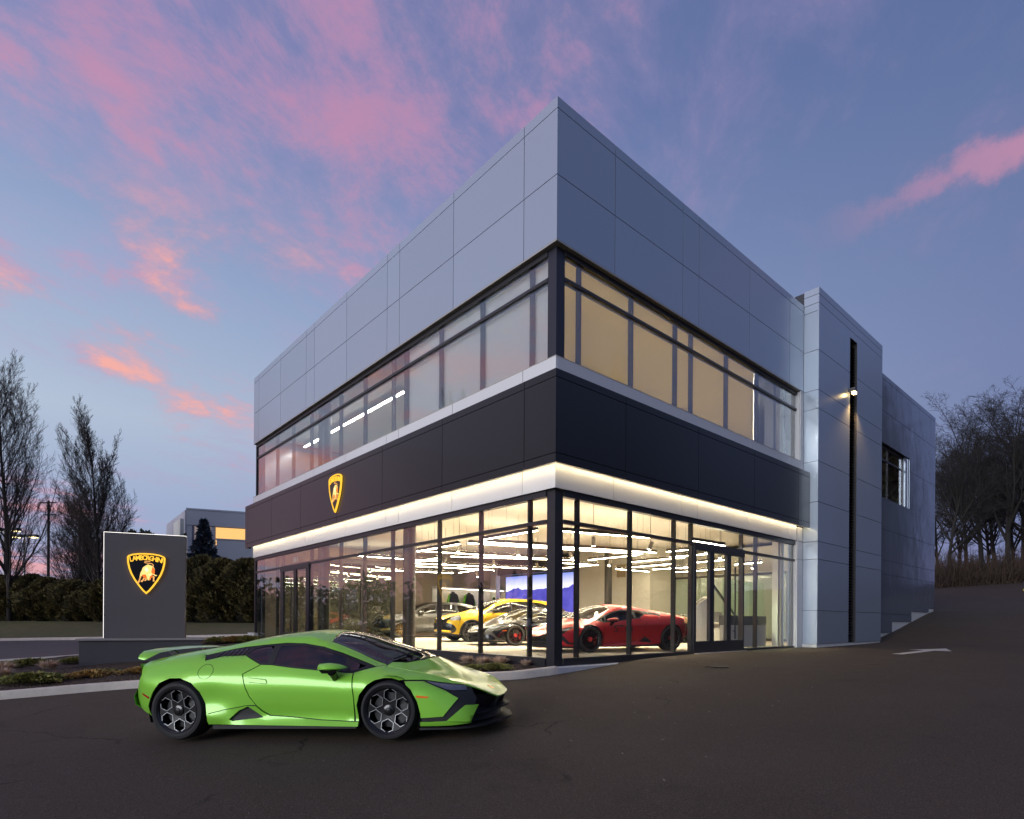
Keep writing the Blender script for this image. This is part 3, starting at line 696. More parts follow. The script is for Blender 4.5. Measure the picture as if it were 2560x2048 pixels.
class Surf:
    """car body surface from cross-section rows: x, then nine (half width, height) points from the sill to the centre line"""
    def __init__(s, rows): s.rows = [(r[0],)+tuple(c for p in r[1:] for c in p) for r in rows]; s.cache = {}
    def sec(s, x):
        k = round(x, 4)
        if k in s.cache: return s.cache[k]
        v = cr(s.rows, x); P = [(v[2*i], v[2*i+1]) for i in range(9)]
        side = []
        for i in range(4):
            p0, p1, p2, p3 = P[max(i-1, 0)], P[i], P[i+1], P[min(i+2, 4)]
            for j in range(6):
                t = j/6; side.append(tuple(.5*(2*p1[c]+(p2[c]-p0[c])*t+(2*p0[c]-5*p1[c]+4*p2[c]-p3[c])*t*t+(3*p1[c]-p0[c]-3*p2[c]+p3[c])*t**3) for c in (0, 1)))
        for j in range(5):
            t = j/5; b = .012*4*t*(1-t); side.append((P[4][0]+(P[5][0]-P[4][0])*t+b, P[4][1]+(P[5][1]-P[4][1])*t+b*.5))
        side.append(P[5])
        top = []
        for i in range(5, 8):
            p0, p1, p2, p3 = P[max(i-1, 5)], P[i], P[i+1], P[i+2] if i+2 < 9 else (-P[7][0], P[7][1])
            for j in range(5):
                t = j/5; top.append(tuple(.5*(2*p1[c]+(p2[c]-p0[c])*t+(2*p0[c]-5*p1[c]+4*p2[c]-p3[c])*t*t+(3*p1[c]-p0[c]-3*p2[c]+p3[c])*t**3) for c in (0, 1)))
        top.append(P[8])
        s.cache[k] = (side, top, P[5]); return s.cache[k]
    def side_y(s, x, z):
        a = s.sec(x)[0]
        if z <= a[0][1]: return a[0][0]
        for p, q in zip(a, a[1:]):
            if p[1] <= z <= q[1]: return p[0]+(q[0]-p[0])*(z-p[1])/max(q[1]-p[1], 1e-9)
        return a[-1][0]
    def top_z(s, x, y):
        a = s.sec(x)[1]; y = abs(y)
        if y >= a[0][0]: return a[0][1]
        for p, q in zip(a, a[1:]):
            if q[0] <= y <= p[0]: return q[1]+(p[1]-q[1])*(y-q[0])/max(p[0]-q[0], 1e-9)
        return a[-1][1]
    def rail(s, x): return s.sec(x)[2]
SPORT = [
 (-.66,(.66,.30),(.72,.40),(.75,.52),(.76,.72),(.73,.87),(.64,.895),(.5,.905),(.25,.91),(0,.91)),
 (-.40,(.84,.25),(.90,.35),(.925,.49),(.935,.70),(.845,.885),(.70,.938),(.5,.955),(.25,.96),(0,.96)),
 (-.10,(.90,.20),(.95,.32),(.965,.50),(.965,.70),(.845,.925),(.66,.995),(.5,1.01),(.25,1.02),(0,1.02)),
 (.22,(.92,.19),(.955,.30),(.955,.48),(.96,.72),(.84,.94),(.63,1.04),(.48,1.052),(.25,1.06),(0,1.065)),
 (.50,(.925,.185),(.955,.27),(.925,.44),(.945,.71),(.84,.91),(.62,1.075),(.46,1.095),(.25,1.11),(0,1.115)),
 (.85,(.93,.18),(0.905,0.27),(0.925,0.44),(0.935,0.69),(.85,.875),(.61,1.125),(.45,1.155),(.24,1.175),(0,1.185)),
 (1.2,(.93,.175),(0.888,0.27),(0.915,0.43),(0.93,0.67),(.855,.85),(.605,1.165),(.44,1.195),(.23,1.215),(0,1.222)),
 (1.5,(.93,.17),(0.885,0.26),(0.912,0.42),(0.928,0.655),(.86,.82),(.61,1.168),(.44,1.205),(.23,1.23),(0,1.24)),
 (1.84,(.93,.165),(0.885,0.25),(0.912,0.41),(0.928,0.635),(.86,.785),(.65,1.085),(.46,1.15),(.24,1.195),(0,1.21)),
 (2.15,(.93,.155),(0.892,0.24),(0.918,0.4),(0.932,0.615),(.855,.755),(.668,.965),(.48,1.055),(.25,1.12),(0,1.14)),
 (2.42,(.92,.15),(0.905,0.23),(0.935,0.4),(0.948,0.62),(.86,.745),(.685,.842),(.5,0.935),(.26,1.015),(0,1.045)),
 (2.55,(.92,.15),(.94,.195),(.95,.37),(.955,.63),(.86,.735),(.692,.80),(.5,0.885),(.26,0.975),(0,1.008)),
 (2.75,(.92,.15),(.94,.2),(.955,.38),(.95,.60),(.84,.71),(.70,.757),(.5,0.815),(.26,0.9),(0,0.935)),
 (3.06,(.91,.15),(.93,.2),(.935,.38),(.92,.54),(.80,.64),(.70,.695),(.5,0.722),(.26,0.772),(0,0.795)),
 (3.30,(.88,.15),(.90,.2),(.89,.36),(.85,.49),(.76,.565),(.68,.62),(.5,0.625),(.26,0.648),(0,0.657)),
 (3.50,(.80,.15),(.82,.2),(.79,.34),(.74,.43),(.68,.50),(.62,.555),(.45,0.53),(.24,0.52),(0,0.518)),
 (3.76,(.42,.15),(.44,.2),(.42,.3),(.40,.345),(.36,.37),(.32,.395),(.22,.40),(.12,.40),(0,.40)),
]
# ------------------------------------------------------------------ sports car
SS = Surf(SPORT); SX = Surf(SUV)
DLO_TOP = [(.322,.974),(.487,1.015),(.624,1.041),(.769,1.062),(.907,1.072),(1.042,1.083),(1.292,1.097),(1.532,1.085),(1.772,1.041),(2.006,.967),(2.192,.896),(2.422,.807)]
DLO_BOT = [(2.19,.742),(2.121,.746),(1.712,.788),(1.44,.818),(1.197,.852),(1.067,.862),(.822,.971),(.547,.968),(.358,.924)]
P_DOOR = [(1.064,.856),(.874,.755),(.888,.705),(.917,.602),(.959,.497),(1.035,.393),(1.107,.327),(1.192,.279),(1.462,.26),(1.821,.225),(2.206,.206),(2.214,.469),(2.189,.742),(2.121,.744),(1.712,.786),(1.44,.816),(1.197,.85)]
P_GLASS = [(1.235,1.058),(1.45,1.062),(1.641,1.041),(1.834,.99),(2.061,.918),(2.108,.765),(1.713,.80),(1.44,.832),(1.215,.862)]
P_RQ = [(.845,.982),(.915,1.038),(1.026,1.060),(1.15,1.066),(1.135,.872),(1.05,.880)]
P_FQ = [(2.115,.885),(2.325,.813),(2.155,.762)]
P_INT = [(.937,.387),(1.117,.256),(.739,.22),(.70,.242),(.818,.339)]
RARC = [(-.343,.401),(-.30,.49),(-.258,.561),(-.159,.674),(-.033,.724),(.105,.724),(.251,.667),(.342,.561),(.403,.421),(.437,.234)]
FARC = [(2.253,.383),(2.291,.497),(2.391,.61),(2.48,.656),(2.576,.678),(2.66,.674),(2.743,.649),(2.82,.605),(2.884,.552),(2.95,.423),(2.98,.295),(2.977,.155)]
def railpts(S, x0, x1, n): return [(x0+(x1-x0)*i/n, S.rail(x0+(x1-x0)*i/n)[1]) for i in range(n+1)]
P_SILL = [(.44,.185),(.444,.303),(.641,.346),(.921,.392),(1.03,.388),(1.10,.322),(1.185,.273),(1.462,.254),(1.821,.219),(2.206,.200),(2.262,.198),(2.262,.152),(1.458,.167),(.628,.183)]
P_REAR = [(.445,.31),(.641,.353),(.921,.398),(1.027,.398),(.951,.497),(.909,.602),(.88,.705),(.866,.757),(1.056,.857),(.822,.966),(.547,.963),(.352,.918),(.316,.974)]+railpts(SS, .20, -.48, 8)+[(-.492,.877),(-.45,.768),(-.485,.681),(-.585,.513),(-.565,.405),(-.335,.275)]+RARC
P_RAIL = [(.205,1.0)]+DLO_TOP[0:0]+[(.33,.98)]+DLO_TOP[1:]+railpts(SS, 2.51, .205, 26)
P_FEND = [(2.224,.205),(2.222,.469),(2.199,.746),(2.428,.803)]+railpts(SS, 2.512, 3.44, 14)+[(3.42,.575),(2.999,.648),(2.80,.658),(2.745,.655),(2.66,.680),(2.576,.684),(2.47,.661),(2.385,.614),(2.285,.50),(2.247,.386),(2.262,.205)]
P_HEAD = [(3.005,.640),(3.44,.570),(3.466,.515),(3.327,.521),(3.256,.536)]
P_BUMP = [(2.80,.647),(2.999,.637),(3.25,.530),(3.391,.441),(3.234,.251),(2.988,.240)]+[(2.984,.295),(2.954,.423),(2.888,.552),(2.825,.606)]
P_BLADE = [(3.46,.362),(3.585,.352),(3.516,.178),(3.27,.203)]
P_LIP = [(2.985,.198),(2.98,.152),(3.30,.152),(3.52,.168),(3.27,.203)]
WS_TOP = [(1.845,.628),(1.80,.45),(1.775,.22),(1.765,0)]; WS_BOT = [(2.90,0),(2.86,.22),(2.74,.44),(2.63,.56),(2.515,.672)]
def sym(half): return half+[(x, -y) for x, y in reversed(half) if abs(y) > 1e-6]
def both(fn):
    for s in (-1, 1): fn(s)
def sports_car(root, paint, green=False, face=M_RIMB, accent=M_RIMS, cal=M_CALK, style='hex', roofm=None, capm=None, tag_='s'):
    roofm = roofm or paint; S = SS
    def sp(name, key, poly, material, off=0., holes=(), gap=.0, step=.05, skirt=.014, par=root, smooth=50):
        out = []
        for s in (-1, 1): out.append(part((tag_, key, s), name, lambda s=s: side_patch(S, inset(poly, gap) if gap else poly, s, off, holes, step, skirt), material, par, smooth))
        return out
    shell_hole = [(.40,.95),(.62,1.02),(1.04,1.066),(1.29,1.08),(1.53,1.07),(1.77,1.025),(2.0,.95),(2.38,.81),(2.17,.76),(1.71,.803),(1.2,.87),(1.07,.88),(.83,.985)]
    P_SHELL = [(.46,.20),(.452,.30)]+[(x+(.02 if x > 0 else -.02), z+.015) for x, z in reversed(RARC)]+[(-.36,.30),(-.55,.43),(-.46,.70),(-.47,.87)]+railpts(S, -.46, 3.48, 40)+[(3.56,.42),(3.52,.20),(3.0,.17)]+[(x, z+.015) for x, z in reversed(FARC[:-1])]+[(2.25,.17)]
    sp('inner_shell', 'shell', P_SHELL, M_MATT, .016, [shell_hole], step=.09, skirt=0)
    drs = sp('door', 'door', P_DOOR, paint, gap=.0022)
    hp = [(.944,.713),(1.12,.692),(1.165,.687),(1.178,.662),(1.168,.645),(.967,.666)]
    for s, d in zip((-1, 1), drs):
        part((tag_, 'hnd', s), 'door_handle', lambda s=s: side_patch(S, hp, s, -.008, (), .04, .010), paint, d, 30)
    for s, d in zip((-1, 1), drs): part((tag_, 'hseam', s), 'handle_seam', lambda s=s: side_patch(S, inset(hp, -.003), s, -.0015, [hp], .03, .0), M_MATT, d, 180)
    rq = sp('rear_quarter', 'rear', P_REAR, paint, gap=.002)
    fuel = [(.405+.092*math.cos(2*math.pi*i/28), .793+.085*math.sin(2*math.pi*i/28)) for i in range(28)]
    for s, d in zip((-1, 1), rq):
        part((tag_, 'fring', s), 'fuel_flap_seam', lambda s=s: side_patch(S, fuel, s, -.0015, [inset(fuel, .004)], .03, .0), M_MATT, d, 180)
    sp('roof_rail', 'rail', P_RAIL, paint, gap=.001)
    sp('front_fender', 'fend', P_FEND, paint, gap=.002)
    sp('bumper_corner', 'bump', P_BUMP, paint, gap=.002); sp('bumper_blade', 'blade', P_BLADE, paint, off=.0, skirt=.03); sp('bumper_lip', 'lip', P_LIP, paint, off=-.012, skirt=.05)
    sp('sill', 'sill', P_SILL, paint, holes=[inset(P_INT, .0)], off=-.016, skirt=.03)
    it = sp('side_intake', 'intake', P_INT, M_TRIM, off=.05, skirt=0)
    for s, o in zip((-1, 1), it):
        part((tag_, 'iv', s), 'intake_vane', lambda s=s: side_patch(S, [(.76,.262),(1.09,.275),(1.07,.29),(.78,.275)], s, .03, (), .05, .02), M_TRIM, o)
    fr = sp('window_frame', 'frame', DLO_TOP+DLO_BOT, M_MATT, off=.004, holes=[P_GLASS, P_RQ, P_FQ])
    for i in range(6):
        x = .46+i*.062
        for s, o in zip((-1, 1), fr):
            part((tag_, 'vs', s, i), 'vent_slat', lambda s=s, x=x: side_patch(S, [(x, .955+.02*(x-.4)), (x+.018, .957+.02*(x-.4)), (x+.05, 1.012+.10*(x-.46)), (x+.032, 1.010+.10*(x-.46))], s, -.004, (), .05, .012), M_TRIM, o)
    sp('side_window', 'glass', P_GLASS, M_CGLASS, off=.008, skirt=0); sp('quarter_window', 'rqg', P_RQ, M_CGLASS, off=.006, skirt=0); sp('front_quarter_window', 'fqg', P_FQ, M_CGLASS, off=.006, skirt=0)
    hl = sp('headlight', 'head', P_HEAD, M_LENS, off=.004, gap=.004)
    for s, o in zip((-1, 1), hl):
        part((tag_, 'hl', s), 'lamp_bar', lambda s=s: side_patch(S, [(3.18,.590),(3.40,.553),(3.40,.542),(3.19,.578)], s, -.001, (), .05, .004), M_RIMS, o)
    sp('side_marker', 'mark', [(2.944,.492),(3.088,.475),(3.071,.459),(2.952,.466)], M_AMBER, off=-.005); sp('rear_marker', 'rmark', [(-.42,.56),(-.315,.512),(-.325,.488),(-.405,.530)], M_REDL, off=-.005)
    # upper surfaces
    ws = sym(WS_TOP)+sym(WS_BOT)[::1]
    wsp = [(x, y) for x, y in WS_TOP]+[(x, -y) for x, y in reversed(WS_TOP[:-1])]+[(x, -y) for x, y in reversed(WS_BOT[1:])]+[(x, y) for x, y in WS_BOT]
    part((tag_, 'ws'), 'windscreen', lambda: top_patch(S, wsp, .004, (), .07, 0), M_CGLASS, root)
    def railxy(x0, x1, n): return [(x0+(x1-x0)*i/n, S.rail(x0+(x1-x0)*i/n)[0]) for i in range(n+1)]
    half = railxy(-.30, 1.84, 24)
    roof = [(.36,.0)]
    rp = [(x, y) for x, y in railxy(.36, 1.845, 18)]+[(1.80,.45),(1.775,.22),(1.765,0),(1.775,-.22),(1.80,-.45)]+[(x, -y) for x, y in reversed(railxy(.36, 1.845, 18))]
    part((tag_, 'roof'), 'roof', lambda: top_patch(S, rp, 0, (), .07), roofm, root)
    dp = [(x, y) for x, y in railxy(-.52, .352, 12)]+[(x, -y) for x, y in reversed(railxy(-.52, .352, 12))]
    vents = [[(-.30+.13*i, -.36), (-.22+.13*i, -.36), (-.22+.13*i, .36), (-.30+.13*i, .36)] for i in range(5)]
    dk = part((tag_, 'deck'), 'engine_cover', lambda: top_patch(S, dp, 0, vents, .07), paint, root)
    for i, vv in enumerate(vents): part((tag_, 'dv', i), 'vent_slat', lambda vv=vv: top_patch(S, vv, .02, (), .1, 0), M_TRIM, dk)
    ap = [(x, y) for x, y in railxy(1.845, 2.515, 8)]+[(2.63,.56),(2.515,.672)][1:]+[(x, y) for x, y in reversed([(1.845,.628),(2.1,.648),(2.3,.660),(2.515,.672)])][1:]
    for s in (-1, 1): part((tag_, 'ap', s), 'pillar', lambda s=s: top_patch(S, [(x, s*y) for x, y in ap], 0, (), .06), paint, root)
    hood = [(x, y) for x, y in railxy(2.53, 3.74, 18)]+[(3.755,.2),(3.765,0),(3.755,-.2)]+[(x, -y) for x, y in reversed(railxy(2.53, 3.74, 18))]+[(2.56,-.60),(2.70,-.52),(2.86,-.32),(2.945,0),(2.86,.32),(2.70,.52),(2.56,.60)]
    part((tag_, 'hood'), 'bonnet', lambda: top_patch(S, hood, 0, (), .06), paint, root, 60)
    cowl = [(2.515,.67),(2.63,.56),(2.74,.44),(2.86,.22),(2.90,0),(2.86,-.22),(2.74,-.44),(2.63,-.56),(2.515,-.67),(2.56,-.61),(2.70,-.53),(2.86,-.33),(2.94,0),(2.86,.33),(2.70,.53),(2.56,.61)]
    part((tag_, 'cowl'), 'cowl', lambda: top_patch(S, cowl, .012, (), .06, 0), M_MATT, root)
    wp = part((tag_, 'wip'), 'wiper', lambda: MB().tube([(2.80, .05, S.top_z(2.80, .05)+.03), (2.70, -.30, S.top_z(2.70, .30)+.025), (2.56, -.56, S.top_z(2.56, .56)+.02)], .009, 6), M_MATT, root)
    part((tag_, 'badge'), 'badge', lambda: MB().prism([(0.04,0),(.03,.03),(-.01,.035),(-.05,0),(-.01,-.035),(.03,-.03)], lambda p: (3.60+p[0], p[1], S.top_z(3.60+p[0], p[1])+.003), (0, 0, .005)), M_GOLD, root)
    # front: dark core, nose blade, splitter
    def core():
        b = MB(); pl = [(2.95,.84),(3.25,.80),(3.45,.68),(3.62,.46),(3.70,.22),(3.72,0)]; pl = pl+[(x, -y) for x, y in reversed(pl[:-1])]
        zt = lambda x, y: max(.28, min(.47, S.top_z(x, min(abs(y), S.rail(x)[0]))-.045))
        n = len(pl); b.v = [(x-.02, y, .15) for x, y in pl]+[(x-.06, y*.97, .27) for x, y in pl]+[(x, y, zt(x, y)) for x, y in pl]
        for lv in (0, 1):
            for i in range(n-1): b.f.append((lv*n+i, lv*n+i+1, (lv+1)*n+i+1, (lv+1)*n+i))
        b.f.append(tuple(range(n))); b.f.append(tuple(2*n+i for i in reversed(range(n)))); return b
    part((tag_, 'core'), 'front_grille', core, M_MATT, root, 30)
    def split():
        pl = [(2.96,.90),(3.30,.87),(3.50,.79),(3.66,.62),(3.72,.44),(3.77,.40),(3.77,.30),(3.82,.16),(3.84,0)]; pl = pl+[(x, -y) for x, y in reversed(pl[:-1])]
        b = MB(); b.prism(pl, lambda p: (p[0], p[1], .105+.03*max(0, p[0]-3.6)), (0, 0, .022))
        pl2 = [(3.40,.78),(3.62,.58),(3.72,.36),(3.80,.12),(3.81,0)]; pl2 = pl2+[(x, -y) for x, y in reversed(pl2[:-1])]
        return b.prism(pl2, lambda p: (p[0], p[1], .235+.12*max(0, p[0]-3.6)), (0, 0, .02))
    part((tag_, 'split'), 'splitter', split, M_MATT, root, 30)
    for s in (-1, 1):
        part((tag_, 'yb', s), 'nose_strake', lambda s=s: MB().add([(3.69, s*.27, .27), (3.74, s*.22, .385), (3.70, s*.17, .385), (3.66, s*.20, .27), (3.60, s*.27, .27), (3.62, s*.2, .385)], [(0, 1, 2, 3), (0, 4, 5, 1), (3, 2, 5, 4)]), M_MATT, root)
    # tail
    def tail():
        prof = [(-.50,.895),(-.46,.77),(-.50,.68),(-.60,.51),(-.58,.41),(-.36,.27)]; ys = [-.86,-.74,-.5,-.2,.2,.5,.74,.86]; b = MB()
        for x, z in prof:
            for y in ys: b.v.append((x+.02-.14*(1-(abs(y)/.9)**2), y*(1 if z > .3 else .95), z))
        n = len(ys)
        for i in range(len(prof)-1):
            for j in range(n-1): b.f.append((i*n+j, i*n+j+1, (i+1)*n+j+1, (i+1)*n+j))
        return b
    tl = part((tag_, 'tail'), 'rear_bumper', tail, paint, root, 40)
    for s in (-1, 1): part((tag_, 'tlamp', s), 'tail_lamp', lambda s=s: MB().bar((-.60, s*.45, .725), (-.53, s*.74, .74), .05, .03), M_REDL, tl)
    part((tag_, 'diff'), 'diffuser', lambda: MB().add([(-.55,-.7,.33),(-.55,.7,.33),(-.2,.8,.14),(-.2,-.8,.14),(-.58,-.7,.42),(-.58,.7,.42)], [(0,1,2,3),(4,5,1,0)]), M_TRIM, root)
    part((tag_, 'floor'), 'underbody', lambda: MB().box(-.3, 3.2, -.80, .80, .13, .17).box(.47, 2.23, -.905, .905, .125, .168), M_MATT, root)
    # arch linings
    def lining(i):
        b = MB()
        for cx, cz, r in (((.055, .345, .42), (2.62, .325, .385))[i//2],):
            for s in ((-1, 1)[i % 2],):
                ps = arc(cx, cz, r, 200, -20, 18); o = len(b.v)
                b.v += [(x, s*.90, z) for x, z in ps]+[(x, s*.50, z) for x, z in ps]; n = len(ps)
                b.f += [(o+i, o+i+1, o+n+i+1, o+n+i) for i in range(n-1)]; b.f.append(tuple(o+n+i for i in range(n)))
        return b
    for i in range(4): part((tag_, 'lin', i), 'arch_liner', lambda i=i: lining(i), M_MATT, root)
    # cabin
    part((tag_, 'tub'), 'cabin', lambda: MB().box(.75, 2.45, -.78, .78, .18, .24).box(.72, .80, -.72, .72, .2, 1.0).add([(2.2,-.78,.3),(2.2,.78,.3),(2.2,.78,.74),(2.2,-.78,.74),(2.62,-.62,.3),(2.62,.62,.3),(2.62,.62,.78),(2.62,-.62,.78)], [(0,1,2,3),(3,2,6,7),(0,4,5,1),(4,7,6,5),(0,3,7,4),(1,5,6,2)]).box(.9, 2.2, -.78, -.74, .2, .72).box(.9, 2.2, .74, .78, .2, .72), M_CABIN, root, 30)
    for s in (-1, 1):
        def seat(s=s):
            b = MB(); y = s*.36
            prof = [(1.55,.36),(1.20,.32),(1.05,.55),(.96,.85),(1.0,1.03),(1.05,1.03),(1.07,.86),(1.17,.56),(1.28,.44),(1.56,.45)]
            return b.prism(prof, lambda p: (p[0], y-.23, p[1]), (0, .46, 0))
        part((tag_, 'seat', s), 'seat', seat, mat('seat_leather', (.03, .03, .032), .5), root, 40)
    part((tag_, 'stw'), 'steering_wheel', lambda: MB().tube([(1.98+.06*math.sin(a), .36+.17*math.cos(a), .74+.15*math.sin(a)) for a in [2*math.pi*i/20 for i in range(21)]], .016, 6), M_CABIN, root)
    # mirrors
    for s in (-1, 1):
        def mir(s=s):
            b = MB(); o = 0
            secs = [(1.845,.93,.03,.025),(1.88,.965,.055,.05),(2.0,.985,.062,.058),(2.10,.97,.045,.05),(2.175,.95,.012,.02)]
            for x, y, hh, ww in secs:
                for k in range(10):
                    a = 2*math.pi*k/10; b.v.append((x, s*(y+.045+ww*1.6*math.cos(a)), .812+hh*math.sin(a)*(1.0 if math.sin(a) > 0 else .35)))
            for i in range(len(secs)-1):
                for k in range(10): b.f.append((i*10+k, i*10+(k+1) % 10, (i+1)*10+(k+1) % 10, (i+1)*10+k))
            b.f += [tuple(range(10)), tuple(len(b.v)-10+k for k in reversed(range(10)))]; return b
        mo = part((tag_, 'mir', s), 'mirror', mir, paint, root, 60)
        part((tag_, 'mirl', s), 'mirror_base', lambda s=s: MB().add([(1.87, s*.97, .80), (2.12, s*.97, .80), (2.02, s*.985, .752), (1.90, s*.985, .755), (1.87, s*1.05, .80), (2.12, s*1.05, .80), (2.02, s*1.03, .752), (1.90, s*1.03, .755)], [(0,1,2,3),(4,5,6,7),(0,1,5,4),(1,2,6,5),(2,3,7,6),(3,0,4,7)]).tube([(2.0, s*.99, .765), (1.99, s*.90, .69)], [.05, .04], 8), M_TRIM, mo)
    for x, z, r, wd in ((.055, .345, .345, .295), (2.62, .327, .327, .245)):
        for s in (-1, 1): make_wheel(root, x, z, .962 if x < 1 else .945, s, r, wd, style, face, accent, cal, rr=.262, capm=capm)
def rear_wing(root, paint, tag_='s'):
    def blade():
        b = MB(); secs = []
        for y, x0, x1, z, th in ((-.80,-.57,-.46,.950,.018),(-.77,-.575,-.40,.985,.024),(-.70,-.58,-.36,1.022,.028),(-.45,-.60,-.36,1.045,.03),(0,-.62,-.37,1.055,.03),(.45,-.60,-.36,1.045,.03),(.70,-.58,-.36,1.022,.028),(.77,-.575,-.40,.985,.024),(.80,-.57,-.46,.950,.018)):
            pr = [(x0, z+.022), (x0+.3*(x1-x0), z+th*.9), (x0+.7*(x1-x0), z+th*.6), (x1, z-.002), (x0+.6*(x1-x0), z-.012), (x0, z+.006)]
            b.v += [(x, y, zz) for x, zz in pr]
        for i in range(8):
            for k in range(6): b.f.append((i*6+k, i*6+(k+1) % 6, (i+1)*6+(k+1) % 6, (i+1)*6+k))
        b.f += [tuple(range(6)), tuple(48+k for k in reversed(range(6)))]; return b
    wo = part((tag_, 'wing'), 'rear_wing', blade, paint, root, 50)
    for s in (-1, 1): part((tag_, 'wst', s), 'wing_strut', lambda s=s: MB().add([(-.50, s*.40-.012, 1.045), (-.40, s*.40-.012, 1.04), (-.28, s*.40-.012, .94), (-.40, s*.40-.012, .92), (-.50, s*.40+.012, 1.045), (-.40, s*.40+.012, 1.04), (-.28, s*.40+.012, .94), (-.40, s*.40+.012, .92)], [(0,1,2,3),(7,6,5,4),(0,4,5,1),(1,5,6,2),(2,6,7,3),(3,7,4,0)]), M_TRIM, wo)
# ------------------------------------------------------------------ sport utility car
def suv(root, paint, face=M_RIMB, accent=M_RIMS, cal=M_CALK, roofm=None, tag_='u'):
    S = SX; roofm = roofm or paint
    def sp(name, key, poly, material, off=0., holes=(), gap=.0, step=.08, skirt=.014, smooth=50):
        return [part((tag_, key, s), name, lambda s=s: side_patch(S, inset(poly, gap) if gap else poly, s, off, holes, step, skirt), material, root, smooth) for s in (-1, 1)]
    ra = arc(0, .375, .435, 200, -12, 16); fa = arc(3.0, .375, .435, 192, -20, 16)
    top = [(-.62,1.175),(-.40,1.36),(-.05,1.455),(.4,1.50),(1.0,1.515),(1.45,1.475),(1.9,1.335),(2.40,1.10)]; bot = [(2.30,1.06),(1.6,1.085),(1.0,1.10),(.3,1.125)]
    sp('inner_shell', 'shell', [(.45,.30)]+ra[::-1]+[(-.9,.40),(-.98,.8),(-.85,1.10)]+[(x, S.rail(x)[1]) for x in [-.7+.15*i for i in range(30)]]+[(3.78,.80),(3.72,.30)]+fa[::-1]+[(2.55,.30)], M_MATT, .016, [inset(top+bot, .0)], 0., .12, 0)
    sp('front_door', 'fd', [(1.34,1.09),(1.34,.45),(2.42,.45),(2.46,.8),(2.33,1.06),(1.6,1.08)], paint, gap=.003)
    sp('rear_door', 'rd', [(.42,1.118),(.36,.85),(.46,.62),(.56,.45),(1.33,.45),(1.33,1.09),(1.0,1.10)], paint, gap=.003)
    sp('sill', 'sill', [(.43,.29),(.45,.44),(2.56,.44),(2.58,.29)], M_MATT, off=-.01)
    sp('rear_quarter', 'rq', [(.44,.44),(.555,.44),(.455,.62),(.352,.85),(.41,1.118),(.3,1.13),(-.62,1.175)]+[(-.75,S.rail(-.75)[1]),(-.88,1.26)]+[(-.97,1.05),(-1.0,.85),(-.95,.55),(-.75,.40),(-.42,.38)]+ra, paint, gap=.002)
    sp('front_fender', 'ff', [(2.575,.44),(2.43,.45),(2.468,.8),(2.335,1.062),(2.42,1.10)]+railpts(S, 2.52, 3.38, 10)+[(3.38,.90),(3.44,.72),(3.46,.55)]+fa[::-1][1:], paint, gap=.002)
    sp('roof_rail', 'rr', [(-.88,1.27),(-.63,1.18)]+top[1:]+railpts(S, 2.5, -.86, 30), roofm, gap=.001)
    sp('window_frame', 'wf', top+bot, M_MATT, off=.004, holes=[inset([(-.36,1.35),(-.02,1.435),(.30,1.475),(.26,1.145),(-.46,1.19)], .0), [(.42,1.485),(.98,1.50),(1.30,1.475),(1.30,1.11),(1.0,1.12),(.38,1.145)], [(1.38,1.463),(1.88,1.315),(2.20,1.165),(2.16,1.085),(1.6,1.105),(1.38,1.112)]])
    for kk, pp in (('w1', [(-.36,1.35),(-.02,1.435),(.30,1.475),(.26,1.145),(-.46,1.19)]), ('w2', [(.42,1.485),(.98,1.50),(1.30,1.475),(1.30,1.11),(1.0,1.12),(.38,1.145)]), ('w3', [(1.38,1.463),(1.88,1.315),(2.20,1.165),(2.16,1.085),(1.6,1.105),(1.38,1.112)])):
        sp('side_window', kk, pp, M_CGLASS, off=.008, skirt=0)
    sp('arch_trim', 'at1', arc(0, .375, .445, 195, -12, 16)+arc(0, .375, .395, -12, 195, 16), M_MATT, off=-.012); sp('arch_trim', 'at2', arc(3.0, .375, .445, 192, -15, 16)+arc(3.0, .375, .395, -15, 192, 16), M_MATT, off=-.012)
    def railxy(x0, x1, n): return [(x0+(x1-x0)*i/n, S.rail(x0+(x1-x0)*i/n)[0]) for i in range(n+1)]
    rp = railxy(-.86, 1.62, 14)+[(1.60,.3),(1.59,0),(1.60,-.3)]+[(x, -y) for x, y in reversed(railxy(-.86, 1.62, 14))]
    part((tag_, 'roof'), 'roof', lambda: top_patch(S, rp, 0, (), .12), roofm, root)
    wt_ = [(1.63,.68),(1.61,.3),(1.60,0)]; wb = [(2.62,0),(2.58,.35),(2.50,.74)]
    wsp = wt_+[(x, -y) for x, y in reversed(wt_[:-1])]+[(x, -y) for x, y in reversed(wb[1:])]+wb
    part((tag_, 'ws'), 'windscreen', lambda: top_patch(S, wsp, .003, (), .1, 0), M_CGLASS, root)
    for s in (-1, 1):
        ap = railxy(1.63, 2.5, 8)+[(2.5,.742),(2.2,.70),(1.9,.66),(1.63,.655)]
        part((tag_, 'ap', s), 'pillar', lambda s=s: top_patch(S, [(x, s*y) for x, y in ap], -.002, (), .1), roofm, root)
    hood = railxy(2.53, 3.86, 14)+[(3.93,.2),(3.945,0),(3.93,-.2)]+[(x, -y) for x, y in reversed(railxy(2.53, 3.86, 14))]+[(2.62,-.35),(2.66,0),(2.62,.35)]
    part((tag_, 'hood'), 'bonnet', lambda: top_patch(S, hood, 0, (), .1), paint, root, 60)
    sp('headlight', 'hl', [(3.36,.885),(3.72,.845),(3.76,.80),(3.66,.775),(3.45,.80)], M_LENS, off=-.003)
    sp('bumper_corner', 'bc', [(3.46,.79),(3.62,.77),(3.80,.79),(3.86,.70),(3.66,.62),(3.55,.47),(3.60,.36),(3.72,.30),(3.47,.28),(3.44,.40),(3.465,.55),(3.45,.72)], paint, off=-.002)
